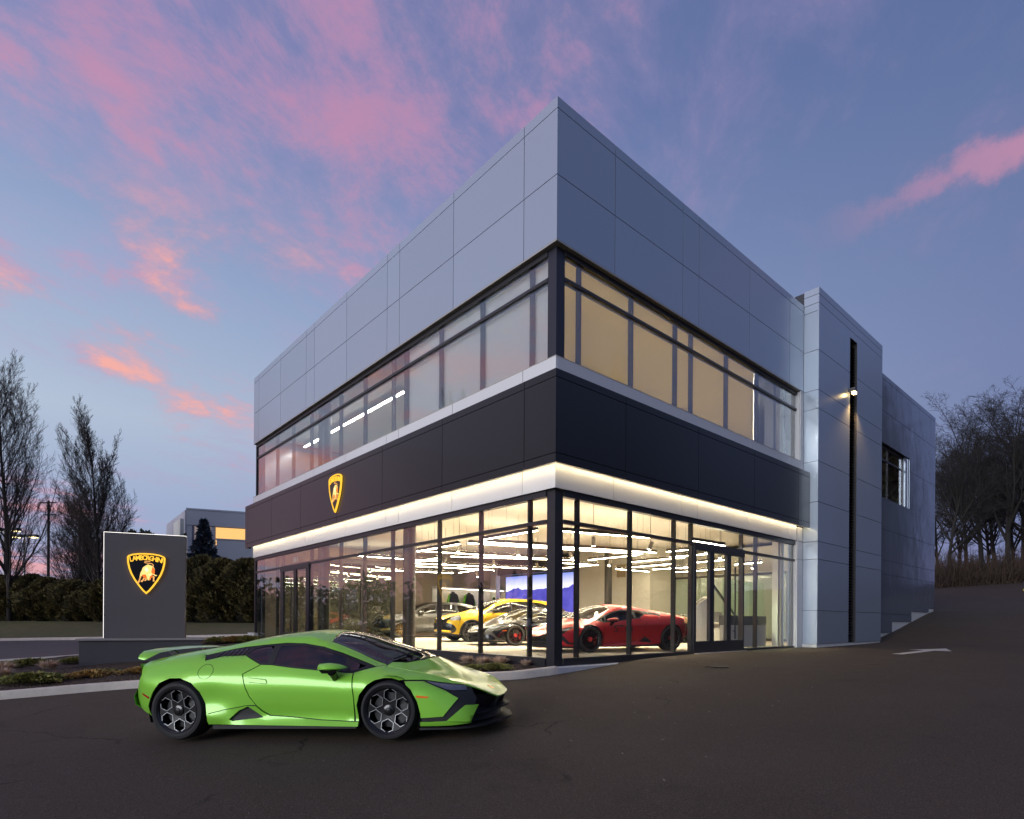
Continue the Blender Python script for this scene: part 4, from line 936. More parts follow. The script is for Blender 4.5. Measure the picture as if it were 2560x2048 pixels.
    sp('intake', 'in', [(3.57,.58),(3.66,.64),(3.86,.71),(3.90,.60),(3.84,.42),(3.66,.40)], M_TRIM, off=.01, skirt=0)
    def core():
        b = MB(); pl = [(3.3,.86),(3.62,.82),(3.80,.66),(3.92,.40),(3.97,.18),(3.98,0)]; pl = pl+[(x, -y) for x, y in reversed(pl[:-1])]; n = len(pl)
        b.v = [(x-.06, y, .26) for x, y in pl]+[(x, y, .45) for x, y in pl]+[(x-.03, y, .74) for x, y in pl]
        for lv in (0, 1):
            for i in range(n-1): b.f.append((lv*n+i, lv*n+i+1, (lv+1)*n+i+1, (lv+1)*n+i))
        b.f += [tuple(range(n)), tuple(2*n+i for i in reversed(range(n)))]; return b
    part((tag_, 'core'), 'front_grille', core, M_TRIM, root, 30)
    part((tag_, 'chin'), 'bumper_bar', lambda: MB().tube([(3.60,-.82,.36),(3.80,-.66,.37),(3.94,-.36,.39),(3.985,0,.40),(3.94,.36,.39),(3.80,.66,.37),(3.60,.82,.36)], .045, 8), paint, root, 60)
    part((tag_, 'split'), 'splitter', lambda: MB().prism([(3.3,.9),(3.65,.84),(3.86,.62),(3.97,.36),(4.0,0),(3.97,-.36),(3.86,-.62),(3.65,-.84),(3.3,-.9)], lambda p: (p[0], p[1], .22), (0, 0, .03)), M_TRIM, root, 30)
    def tail():
        prof = [(-.80,1.44),(-1.02,1.20),(-1.08,1.05),(-1.05,.85),(-1.10,.70),(-1.0,.42),(-.8,.34)]; ys = [-.90,-.75,-.4,0,.4,.75,.90]; b = MB()
        for x, z in prof:
            for y in ys: b.v.append((x+.05-.07*(1-(abs(y)/.9)**2), y*(.72 if z > 1.3 else 1), z))
        n = len(ys)
        for i in range(len(prof)-1):
            for j in range(n-1): b.f.append((i*n+j, i*n+j+1, (i+1)*n+j+1, (i+1)*n+j))
        return b
    part((tag_, 'tail'), 'tailgate', tail, paint, root, 40)
    part((tag_, 'floor'), 'underbody', lambda: MB().box(-.6, 3.5, -.85, .85, .22, .30), M_MATT, root)
    def lining(i):
        b = MB()
        for cx in ((0, 3.0)[i//2],):
            for s in ((-1, 1)[i % 2],):
                ps = arc(cx, .375, .44, 200, -20, 14); o = len(b.v); n = len(ps)
                b.v += [(x, s*.93, z) for x, z in ps]+[(x, s*.55, z) for x, z in ps]; b.f += [(o+i, o+i+1, o+n+i+1, o+n+i) for i in range(n-1)]; b.f.append(tuple(o+n+i for i in range(n)))
        return b
    for i in range(4): part((tag_, 'lin', i), 'arch_liner', lambda i=i: lining(i), M_MATT, root)
    part((tag_, 'tub'), 'cabin', lambda: MB().box(-.7, 2.5, -.85, .85, .30, .40).box(2.1, 2.5, -.8, .8, .4, 1.02), M_CABIN, root, 30)
    for x in (1.25, .25):
        for s in (-1, 1):
            part((tag_, 'seat', x, s), 'seat', lambda x=x, s=s: MB().prism([(.25,.62),(-.15,.60),(-.30,1.25),(-.28,1.42),(-.18,1.42),(-.08,.78),(.25,.74)], lambda p: (x+p[0], s*.42-.24, p[1]), (0, .48, 0)), mat('seat_tan', (.10, .07, .05), .5), root, 40)
    for s in (-1, 1):
        mo = part((tag_, 'mir', s), 'mirror', lambda s=s: MB().lathe([(.002, -.13), (.07, -.11), (.085, 0), (.07, .10), (.002, .12)], 12, 'x', c=(2.10, s*1.06, 1.13)), M_TRIM, root, 60)
        part((tag_, 'mirb', s), 'mirror_stalk', lambda s=s: MB().tube([(2.12, s*1.03, 1.09), (2.14, s*.93, 1.04)], .03, 6), M_TRIM, mo)
    for x in (0, 3.0):
        for s in (-1, 1): make_wheel(root, x, .375, .985, s, .375, .29, 'spoke', face, accent, cal, rr=.285)
def place_car(name, label, lf, heading, z, group=None, front=2.62, half=.86, pitch=0.):
    """lf: world (x, y) of the contact of the front wheel on the car's left; heading in radians"""
    f = Vector((math.cos(heading), math.sin(heading))); l = Vector((-f.y, f.x)); p = Vector(lf)-f*front-l*half
    t = thing(name, label, 'car', (p.x, p.y, z), heading, group); return t
# the green car parked on the asphalt
GC = thing('sports_car', 'bright lime green wedge-shaped sports car parked outdoors on the asphalt', 'car', (-6.2252, -.0351, -.5469))
GC.rotation_euler = (R(-.0), R(-2.118), R(-50.122))
M_GREEN = car_paint('green_paint', (.275, .68, .06), .20, .38, .12)
sports_car(GC, M_GREEN, accent=M_RIMS, capm=M_RIMB)
rear_wing(GC, M_GREEN)
# ------------------------------------------------------------------ showroom interior
FL = .10
M_FLOOR = mat('showroom_floor', (.66, .58, .46), .24, noise=(1.2, .25, (.58, .50, .39)), spec=.5)
M_WALLC = mat('cream_wall', (.82, .78, .67), .7); M_TAUPE = mat('taupe_wall', (.36, .30, .22), .75, noise=(3, .2, (.30, .25, .19)))
M_CEIL = mat('ceiling_tan', (.74, .66, .56), .8); M_WHITEI = mat('white_interior', (.80, .77, .70), .5)
M_DARKI = mat('dark_interior', (.045, .042, .04), .5)
obj('showroom_floor', B(.305, 17.9, .305, 18.29, -.08, FL), M_FLOOR, BL)
obj('ceiling', B(.305, 17.9, .305, 18.29, 4.40, 4.50), M_CEIL, BL)
ribs = obj('ceiling_deck', B(.31, 17.8, .31, 18.2, 4.37, 4.399), M_CEIL, BL)
obj('floor_slab', B(.305, 27.9, .305, 18.49, 4.52, 5.79), M_JOINT, BL)
obj('upper_floor', B(.305, 17.9, .305, 18.29, 5.80, 6.20), mat('upper_carpet', (.25, .24, .23), .9), BL)
obj('upper_ceiling', B(.305, 17.9, .305, 18.29, 8.90, 9.0), M_WHITEI, BL)
obj('upper_partition', MB().box(.45, 9.19, 6.14, 6.20, 6.21, 8.89).box(9.2, 9.35, .40, 18.28, 6.21, 8.89).box(17.6, 17.8, .31, 18.28, 6.21, 8.89).box(9.36, 17.59, 6.0, 6.1, 6.21, 8.89), M_WALLC, BL)
obj('interior_wall', B(.31, 14.0, 18.30, 18.49, FL, 4.36), M_TAUPE, BL)
ew = obj('interior_wall', B(14.0, 14.2, 7.65, 18.29, FL, 4.36), M_WALLC, BL)
obj('interior_wall', B(14.21, 17.6, 7.65, 7.80, FL, 4.36), M_WALLC, BL)
obj('interior_wall', B(17.6, 17.8, .31, 7.8, FL, 4.36), M_WALLC, BL)
obj('bulkhead', B(13.3, 13.99, 12.1, 18.28, 3.5, 4.27), M_DARKI, BL)
obj('wall_pillar', B(13.2, 13.5, 17.75, 18.28, FL, 4.27), M_WHITEI, BL)
obj('wall_vent', B(13.90, 13.995, 9.0, 9.5, 3.0, 3.6), mat('vent_tan', (.42, .33, .2), .7), BL)
for x, y, r in ((.46, 6.32, .16), (.46, 12.22, .17), (12.5, 8.87, .17)):
    obj('column', MB().lathe([(r, FL), (r, 4.27)], 20, c=(x, y, 0)), M_DARKI, BL, smooth=40)
for y, r in ((6.32, .17), (12.3, .18), (8.9, .0)):
    if r: obj('column', MB().lathe([(r, 6.21), (r, 8.89)], 20, c=(.52, y, 0)), mat('upper_column', (.05, .055, .07), .35), BL, smooth=40)
# video wall
def screen_mat():
    mt = bpy.data.materials.new('screen_picture'); mt.use_nodes = True; t = mt.node_tree; t.nodes.clear(); L = t.links
    tc = N(t, 'ShaderNodeTexCoord'); sp = N(t, 'ShaderNodeSeparateXYZ'); L.new(tc.outputs['Object'], sp.inputs[0])
    cb = N(t, 'ShaderNodeCombineXYZ'); L.new(sp.outputs[1], cb.inputs[0])
    n = N(t, 'ShaderNodeTexNoise', inp={'Scale': .9, 'Detail': 6.}); L.new(cb.outputs[0], n.inputs['Vector'])
    ridge = math_(t, 'ADD', math_(t, 'MULTIPLY', n.outputs['Fac'], .9), 2.10)
    below = math_(t, 'LESS_THAN', sp.outputs[2], ridge)
    n2 = N(t, 'ShaderNodeTexNoise', inp={'Scale': 1.3, 'Detail': 8.}); L.new(tc.outputs['Object'], n2.inputs['Vector'])
    hill = mixc(t, n2.outputs['Fac'], srgb(38, 34, 130), srgb(110, 104, 205))
    skyc = ramp(t, [(.0, srgb(246, 240, 255)), (1, srgb(96, 118, 205))], math_(t, 'MULTIPLY', math_(t, 'SUBTRACT', sp.outputs[2], 2.5), 1.1))
    e = N(t, 'ShaderNodeEmission'); e.inputs[1].default_value = 1.7; L.new(mixc(t, below, skyc, hill), e.inputs[0])
    o = N(t, 'ShaderNodeOutputMaterial'); L.new(e.outputs[0], o.inputs[0]); return mt
sc_ = thing('video_screen', 'large wall screen showing violet mountains under a pale sky', 'screen', (13.9, 15, FL))
obj('bezel', B(-.02, .085, -2.75, 2.7, .5, 3.38), M_DARKI, sc_)
pic = obj('picture', B(-.028, -.021, -2.70, 2.65, .55, 3.33), screen_mat(), sc_)
# lit display niche with jackets and a helmet
nc = thing('display_niche', 'white lit wall niche holding jackets behind the cars', 'display', (11.55, 18.29, FL))
obj('back_panel', B(-2.4, 2.4, -.03, -.003, .5, 2.58), M_WHITEI, nc)
obj('shelf_top', B(-2.45, 2.45, -.5, -.031, 2.52, 2.60), M_WHITEI, nc); obj('shelf_bottom', B(-2.45, 2.45, -.5, -.031, .5, .58), M_WHITEI, nc)
obj('strip_light', B(-2.3, 2.3, -.45, -.42, 2.50, 2.519), emit_mat('niche_led', (1, .88, .66), 14.), nc)
def jacket(x, lab, green):
    j = thing('jacket', lab, 'jacket', (x, 18.02, 1.55), 0, 'jackets in the wall niche')
    b = MB(); pr = [(-.28,0),(.28,0),(.31,.45),(.24,.72),(.12,.82),(-.12,.82),(-.24,.72),(-.31,.45)]
    b.prism(pr, lambda p: (p[0], -.12, p[1]), (0, .22, 0)); obj('body', b, M_CABIN, j)
    for s in (-1, 1):
        obj('sleeve', MB().tube([(s*.22, 0, .72), (s*.36, -.02, .35), (s*.38, -.04, .02)], [.08, .07, .055], 8), M_CABIN if not green else mat('jacket_green', (.12, .45, .02), .7), j, smooth=60)
    obj('collar', MB().lathe([(.08, .80), (.10, .88), (.085, .90)], 12, c=(0, 0, 0)), M_CABIN, j, smooth=60)
jacket(10.35, 'black jacket with green sleeves, the left one in the niche', True); jacket(11.45, 'black jacket with green sleeves, the right one in the niche', True)
hm = thing('helmet', 'green and black helmet at the right end of the lit niche', 'helmet', (13.35, 17.95, 2.0))
obj('helmet_shell', MB().lathe([(.10, .0), (.17, .04), (.20, .14), (.18, .24), (.11, .31), (.01, .33)], 20), mat('helmet_green', (.15, .55, .03), .3, coat=1.), hm, smooth=60)
obj('visor', MB().lathe([(.175, .10), (.205, .13), (.206, .19), (.18, .22)], 20), M_TRIM, hm, smooth=60)
# reception side: kiosk, desk, chair, stair wall
ks = thing('info_kiosk', 'white slanted information kiosk just inside the glass doors', 'kiosk', (7.55, 1.25, FL), R(-35))
obj('body', MB().prism([(-.20,0),(.22,0),(.26,1.52),(.22,1.56),(-.24,1.22)], lambda p: (p[0], -.22, p[1]), (0, .44, 0)), M_WHITEI, ks)
obj('screen', MB().add([(-.19,-.15,1.285),(.13,-.15,1.50),(.13,.15,1.50),(-.19,.15,1.285)], [(0,1,2,3)]), M_DARKI, ks)
dk = thing('reception_desk', 'pale reception desk with grey screen behind the doors', 'desk', (11.2, 2.9, FL), R(10))
obj('desk_top', B(-1.1, 1.1, -.4, .4, .72, .77), M_WHITEI, dk); obj('front_panel', B(-1.05, 1.05, -.35, -.31, .05, .719), M_WHITEI, dk)
obj('side_panel', B(-1.08, -1.04, -.36, .36, 0, .719), M_WHITEI, dk); obj('side_panel', B(1.04, 1.08, -.36, .36, 0, .719), M_WHITEI, dk)
obj('privacy_screen', B(-.5, .7, -.1, -.05, .771, 1.15), mat('felt_grey', (.25, .25, .25), .9), dk)
ch = thing('office_chair', 'dark swivel chair beside the kiosk', 'chair', (9.0, 2.0, FL), R(40))
obj('seat', MB().lathe([(.01, .42), (.24, .42), (.25, .46), (.22, .50), (.01, .50)], 16), M_CABIN, ch, smooth=50); obj('backrest', MB().prism([(-.22,.55),(.22,.55),(.20,1.05),(-.20,1.05)], lambda p: (p[0], .22, p[1]), (0, .06, 0)), M_CABIN, ch)
obj('post', MB().tube([(0, 0, .08), (0, 0, .42)], .03, 8), M_DARKI, ch)
for k in range(5): obj('leg', MB().bar((0, 0, .09), (.30*math.cos(k*1.257), .30*math.sin(k*1.257), .05), .04, .04), M_DARKI, ch)
M_GREENGL = mat('office_glass', (.36, .42, .34), .12, coat=.6)
of = obj('office_partition', MB().box(15.9, 15.96, 2.3, 7.6, 2.9, 3.0).box(15.9, 15.96, 2.3, 7.6, FL, .2), M_DARKI, BL)
for i in range(4): obj('pane', B(15.92, 15.94, 2.3+i*1.32, 3.58+i*1.32, .2, 2.9), M_GREENGL, of)
obj('office_wall', B(16.6, 16.7, 1.0, 7.6, FL, 4.2), M_WALLC, BL)
st = obj('stair_wall', B(8.15, 10.95, .80, .92, FL, .78), M_WHITEI, BL)
obj('stair_band', B(8.15, 10.94, .78, .94, .785, 1.08), mat('stair_slate', (.10, .105, .115), .4), st)
obj('glass_guard', B(8.2, 10.9, .85, .862, 1.081, 2.2), glass_mat('guard_glass', (.86, .95, .90)), st)
obj('handrail', MB().bar((8.1, 1.3, 2.25), (10.3, 1.3, .75), .05, .08), mat('stair_steel', (.12, .13, .13), .4, metal=.5), st)
obj('white_fin', MB().box(11.0, 11.10, .42, .62, FL, 4.2).box(11.25, 11.42, .42, .62, FL, 4.2), M_WHITEI, BL)
obj('upper_fin', MB().box(10.55, 10.7, .40, .7, 6.21, 8.88).box(11.2, 11.5, .40, .7, 6.21, 8.88), M_WHITEI, BL)
# lobby of glass by the left doors
M_LOBBY = glass_mat('lobby_glass', (.80, .84, .80), boost=.10)
lb = obj('lobby', MB().box(.32, 2.9, 11.42, 11.50, 2.92, 3.02).box(.32, 2.9, 15.9, 15.98, 2.92, 3.02).box(2.82, 2.9, 11.51, 15.89, 2.92, 3.02).box(2.78, 2.92, 11.40, 11.54, FL, 2.91).box(2.78, 2.92, 15.86, 16.0, FL, 2.91).box(2.82, 2.9, 13.6, 13.7, FL, 2.91).box(1.5, 1.58, 11.42, 11.5, FL, 2.91).box(1.5, 1.58, 15.9, 15.98, FL, 2.91), M_FRAME, BL)
obj('pane', B(.34, 1.49, 11.45, 11.462, FL, 2.91), M_LOBBY, lb); obj('pane', B(1.59, 2.77, 11.45, 11.462, FL, 2.91), M_LOBBY, lb)
obj('pane', B(.34, 1.49, 15.93, 15.942, FL, 2.91), M_LOBBY, lb); obj('pane', B(1.59, 2.77, 15.93, 15.942, FL, 2.91), M_LOBBY, lb)
obj('pane', B(2.85, 2.862, 11.55, 13.59, FL, 2.91), M_LOBBY, lb); obj('pane', B(2.85, 2.862, 13.71, 15.85, FL, 2.91), M_LOBBY, lb)
obj('lobby_ceiling', B(.32, 2.9, 11.43, 15.97, 3.03, 3.10), M_DARKI, BL)
# suspended linear lights
M_BAR = emit_mat('bar_light', (1.0, .87, .62), 50.0); M_BARUP = emit_mat('added_bar_uplight', (1.0, .86, .62), 55.0); M_HOUS = mat('bar_housing', (.13, .115, .095), .5)
bars = [(1.73,4.54,1.68,2.28),(2.00,4.88,7.78,2.99),(1.86,5.39,7.77,3.53),(1.90,8.23,1.78,5.73),(1.80,8.07,6.57,6.83),(3.58,8.69,7.64,6.47),(3.66,11.30,3.54,9.50),(3.93,11.73,9.66,9.95),(4.60,12.81,8.02,11.91),(7.97,14.21,7.62,12.31),(6.05,15.16,7.91,14.63),
 (2.21,1.90,4.89,1.07),(7.95,6.07,7.88,3.79),(8.08,7.53,9.68,7.10),(9.68,9.06,9.54,6.98),(9.66,5.38,9.72,3.15),(11.43,6.71,11.31,4.71),(7.82,2.61,7.84,1.83),(12.90,6.72,13.05,5.08),(11.6,7.70,13.7,7.5),(5.94,.62,7.73,.55),(11.52,3.74,11.40,2.54),(13.30,3.16,13.22,2.05),(15.16,3.40,15.6,3.54),(1.1,10.9,4.15,10.4),(3.3,17.32,5.48,15.16),(8.7,1.75,11.0,1.65),(14.8,4.4,14.8,6.9),(9.2,3.4,9.3,1.9)]  # trailing bars added to brighten the dim reception side
ORD = ['nearest', 'second nearest', 'third nearest', 'fourth nearest', 'fifth nearest', 'sixth nearest', 'seventh nearest', 'eighth nearest', 'ninth nearest', 'tenth nearest', 'eleventh nearest', 'twelfth nearest', 'thirteenth nearest', 'fourteenth nearest', 'fifteenth nearest', 'sixteenth nearest', 'seventeenth nearest']
cor = lambda b: math.hypot((b[0]+b[2])/2, (b[1]+b[3])/2)
bars.sort(key=cor); cnt_ = {}
for i, (x0, y0, x1, y1) in enumerate(bars):
    z = 3.15; a, b_ = Vector((x0, y0, z)), Vector((x1, y1, z)); c = (a+b_)/2
    d = 'running along the front glass' if abs(x1-x0) > abs(y1-y0) else 'running into the room'
    ln = (b_-a).length; sz = 'long' if ln > 4 else ('medium' if ln > 2.05 else 'short')
    k_ = cnt_.get((sz, d), 0); cnt_[(sz, d)] = k_+1
    t = thing('linear_light', f'{sz} suspended strip light {d}, {ORD[k_]} to the glass corner', 'ceiling light', c, 0, f'{sz} strip lights {d} in the showroom')
    obj('housing', MB().bar(a-c+Vector((0, 0, .05)), b_-c+Vector((0, 0, .05)), .06, .09), M_HOUS, t)
    obj('diffuser', MB().bar(a-c+Vector((0, 0, -.004)), b_-c+Vector((0, 0, -.004)), .042, .016), M_BAR, t)
    dd_ = (b_-a).normalized(); n_ = Vector((-dd_.y, dd_.x, 0))*.022; zo = Vector((0, 0, .0962))
    obj('added_uplight', MB().add([a-c-n_+zo, b_-c-n_+zo, b_-c+n_+zo, a-c+n_+zo], [(0, 1, 2, 3)]), M_BARUP, t)  # unseen glowing top strip, added to brighten the ceiling and room
    for f in (.12, .88):
        p = (a-c).lerp(b_-c, f); obj('cable', MB().tube([p+Vector((0, 0, .101)), p+Vector((0, 0, 1.12))], .004, 4), M_DARKI, t)
# spotlights
M_SPOT = emit_mat('spot_lens', (1, .86, .62), 70.0); M_CAN = mat('spot_can', (.30, .27, .23), .4)
spots = [(2.09,6.15),(3.91,5.49),(5.62,8.77),(3.75,9.27),(7.64,8.50),(5.63,12.23),(3.75,2.21),(5.71,4.88),(5.60,1.66),(3.61,14.81),(3.87,12.98),(9.0,1.4),(10.6,4.2),(8.6,5.6),(6.8,10.2),(8.5,13.5)]  # trailing cans added to light the dimmer floor areas
for i, (x, y) in enumerate(sorted(spots, key=lambda p: math.hypot(*p))):
    t = thing('spotlight', f'small lit spotlight can, {ORD[i]} of the spotlights to the glass corner', 'spotlight', (x, y, 3.05), R(40+i*70), 'spotlights under the showroom ceiling')
    ax = Vector((.35, 0, -.94)).normalized()
    obj('can', MB().tube([-ax*.14, ax*.10], .055, 12), M_CAN, t, smooth=40)
    obj('lens', MB().tube([ax*.101, ax*.112], .045, 12), M_SPOT, t)
    obj('stem', MB().tube([(0, 0, .12), (0, 0, 1.2)], .008, 5), M_CAN, t)
    l_ = bpy.data.lights.new('spotlight_beam', 'SPOT'); l_.energy = 1250; l_.color = (1, .87, .64); l_.spot_size = R(125); l_.spot_blend = .9; l_.shadow_soft_size = .05
    lo_ = bpy.data.objects.new('spotlight_beam', l_); COL.objects.link(lo_); lo_.parent = t; lo_.location = ax*.125; lo_.rotation_euler = (0, R(-12), 0)
def warm_area(name, loc, sx, sy, power, parent=None, rot=(0, 0, 0)):
    l = bpy.data.lights.new(name, 'AREA'); l.shape = 'RECTANGLE'; l.size = sx; l.size_y = sy; l.energy = power; l.color = (1, .82, .56)
    o = bpy.data.objects.new(name, l); COL.objects.link(o); o.location = loc; o.rotation_euler = rot; return o
# upper floor lights and shades
M_UBAR = emit_mat('office_light', (1.0, .93, .78), 720.0); M_UBAR2 = emit_mat('office_light_soft', (1.0, .93, .78), 34.0)
for i, (x0, y0, x1, y1) in enumerate([(1.94, 9.2, 1.95, 17.9), (5.2, 9.2, 5.2, 17.9), (1.3, 1.15, 8.9, 1.15), (1.2, 1.6, 1.2, 5.9), (4.2, 3.6, 8.6, 3.6), (9.5, 2.04, 12.6, 2.04)]):  # strips along the shades are unseen, set close behind to make them glow
    a, b_ = Vector((x0, y0, 8.72)), Vector((x1, y1, 8.72)); c = (a+b_)/2
    t = thing('office_light', ['long bright strip light just inside the left upper windows', 'long strip light deeper in behind the left upper windows', 'unseen strip light added close behind the right shades to light them', 'strip light behind the cream shades of the corner room upstairs', 'strip light at the far side of the shaded corner room upstairs', 'bright strip light in the unshaded last window of the right upper row'][i], 'ceiling light', c, 0, 'strip lights on the upper floor')
    obj('housing', MB().bar(a-c+Vector((0, 0, .06)), b_-c+Vector((0, 0, .06)), .12, .10), M_WHITEI, t)
    obj('diffuser', MB().bar(a-c, b_-c, .10, .016), M_UBAR2 if i in (0, 1, 5) else M_UBAR, t)
def shade_mat(name, c1, c2):
    mt = bpy.data.materials.new(name); mt.use_nodes = True; t = mt.node_tree; t.nodes.clear(); L = t.links
    d = N(t, 'ShaderNodeBsdfDiffuse'); d.inputs[0].default_value = (*c1, 1); r = N(t, 'ShaderNodeBsdfTranslucent'); r.inputs[0].default_value = (*c2, 1)
    tc = N(t, 'ShaderNodeTexCoord'); w = N(t, 'ShaderNodeTexNoise', inp={'Scale': 90., 'Detail': 2.}); L.new(tc.outputs['Object'], w.inputs['Vector'])
    L.new(mixc(t, math_(t, 'MULTIPLY', w.outputs['Fac'], .25), c2, (c2[0]*.7, c2[1]*.7, c2[2]*.7)), r.inputs[0])
    m_ = N(t, 'ShaderNodeMixShader'); m_.inputs[0].default_value = .5; L.new(d.outputs[0], m_.inputs[1]); L.new(r.outputs[0], m_.inputs[2])
    o = N(t, 'ShaderNodeOutputMaterial'); L.new(m_.outputs[0], o.inputs[0]); return mt
M_SHL = shade_mat('shade_cream', (.82, .83, .84), (.62, .61, .58)); M_SHR = shade_mat('shade_tan', (.76, .67, .46), (.95, .80, .46))
for a0, a1 in ((.385, .965), (.965, 2.71), (2.71, 4.45), (4.45, 6.20)): obj('roller_shade', FB('L', a0, a1, 6.30, 8.88, -.335, -.325), M_SHL, BL)  # last shade widened over an open bay to block bright slivers behind
for a0, a1 in ((.385, .93), (.93, 2.76), (2.76, 4.60), (4.60, 5.34), (5.34, 7.18), (7.18, 9.02)): obj('roller_shade', FB('R', a0, a1, 6.30, 8.88, -.335, -.325), M_SHR, BL)
# ------------------------------------------------------------------ cars indoors (all parked alike)
HD = math.atan2(.267, -.964)
M_RED = car_paint('red_paint', (.50, .018, .022), .15, .38); M_BLK = car_paint('black_paint', (.008, .008, .010), .1, .2); M_YEL = car_paint('yellow_paint', (.85, .52, .02), .1, .3)
M_GRY = car_paint('grey_paint', (.075, .075, .075), .35, .4); M_BRZ = car_paint('bronze_paint', (.22, .13, .06), .4, .35)
rc = place_car('sports_car', 'red sports car with dark lettering on its door behind the corner glass', (2.62, 1.36), HD, FL, 'cars inside the showroom'); sports_car(rc, M_RED, accent=M_RIMB, style='spoke', cal=M_CALR, capm=M_CALR)
bc = place_car('sports_car', 'glossy black sports car with red brake calipers nosing towards the left glass', (3.63, 5.30), HD, FL, 'cars inside the showroom'); sports_car(bc, M_BLK, accent=M_RIMB, style='spoke', cal=M_CALR, capm=M_CALR)
tc_ = place_car('sports_car', 'bronze sports car parked behind the red one', (8.2, 4.1), HD+.15, FL, 'cars inside the showroom'); sports_car(tc_, M_BRZ, accent=M_RIMB, style='spoke', capm=M_RIMB); rear_wing(tc_, M_TRIM)
yc = place_car('suv', 'yellow sport utility car with black bonnet trim beside the black car', (4.41, 8.62), HD, FL, 'cars inside the showroom', 3.0, .86); suv(yc, M_YEL, roofm=M_YEL)
gc = place_car('suv', 'matt grey sport utility car with gold wheels near the back wall', (4.91, 14.4), HD, FL, 'cars inside the showroom', 3.0, .86); suv(gc, M_GRY, accent=M_RIMG, face=M_RIMB)
# ------------------------------------------------------------------ lettering
def text_mesh(body, size, bold=.0, extrude=0., align='CENTER'):
    c = bpy.data.curves.new('txt', 'FONT'); c.body = body; c.size = size; c.align_x = align; c.offset = bold; c.extrude = extrude; c.resolution_u = 3
    o = bpy.data.objects.new('txt', c); COL.objects.link(o); dg = bpy.context.evaluated_depsgraph_get(); me = bpy.data.meshes.new_from_object(o.evaluated_get(dg)); bpy.data.objects.remove(o); bpy.data.curves.remove(c); return me
for s in (1,):
    me = text_mesh('STO', .26, .006)
    for v in me.vertices:
        lx, lz = v.co.x*1.25, v.co.y; x = 1.62-lx; z = .50+lz-.03*lx; v.co = (x, s*(SS.side_y(x, z)+.003), z)
    for p in me.polygons: pass
    lo_ = link('door_lettering', me, mat('decal_dark_red', (.10, .012, .012), .5), rc)
me = text_mesh('311', .30, .003)
for v in me.vertices: v.co = (.097, 14.07-v.co.x*1.1, 3.10+v.co.y*.9)
link('house_number', me, mat('white_vinyl', (.8, .8, .8), .5), BL)
# ------------------------------------------------------------------ places away from the building
def at(u, d): return CAM+RT*((u-1280)/1463.2*d)+FW*d
def zat(u, v, d): return CAM.z+(1552.6+(u-1280)*.00616-v)/1463.2*d
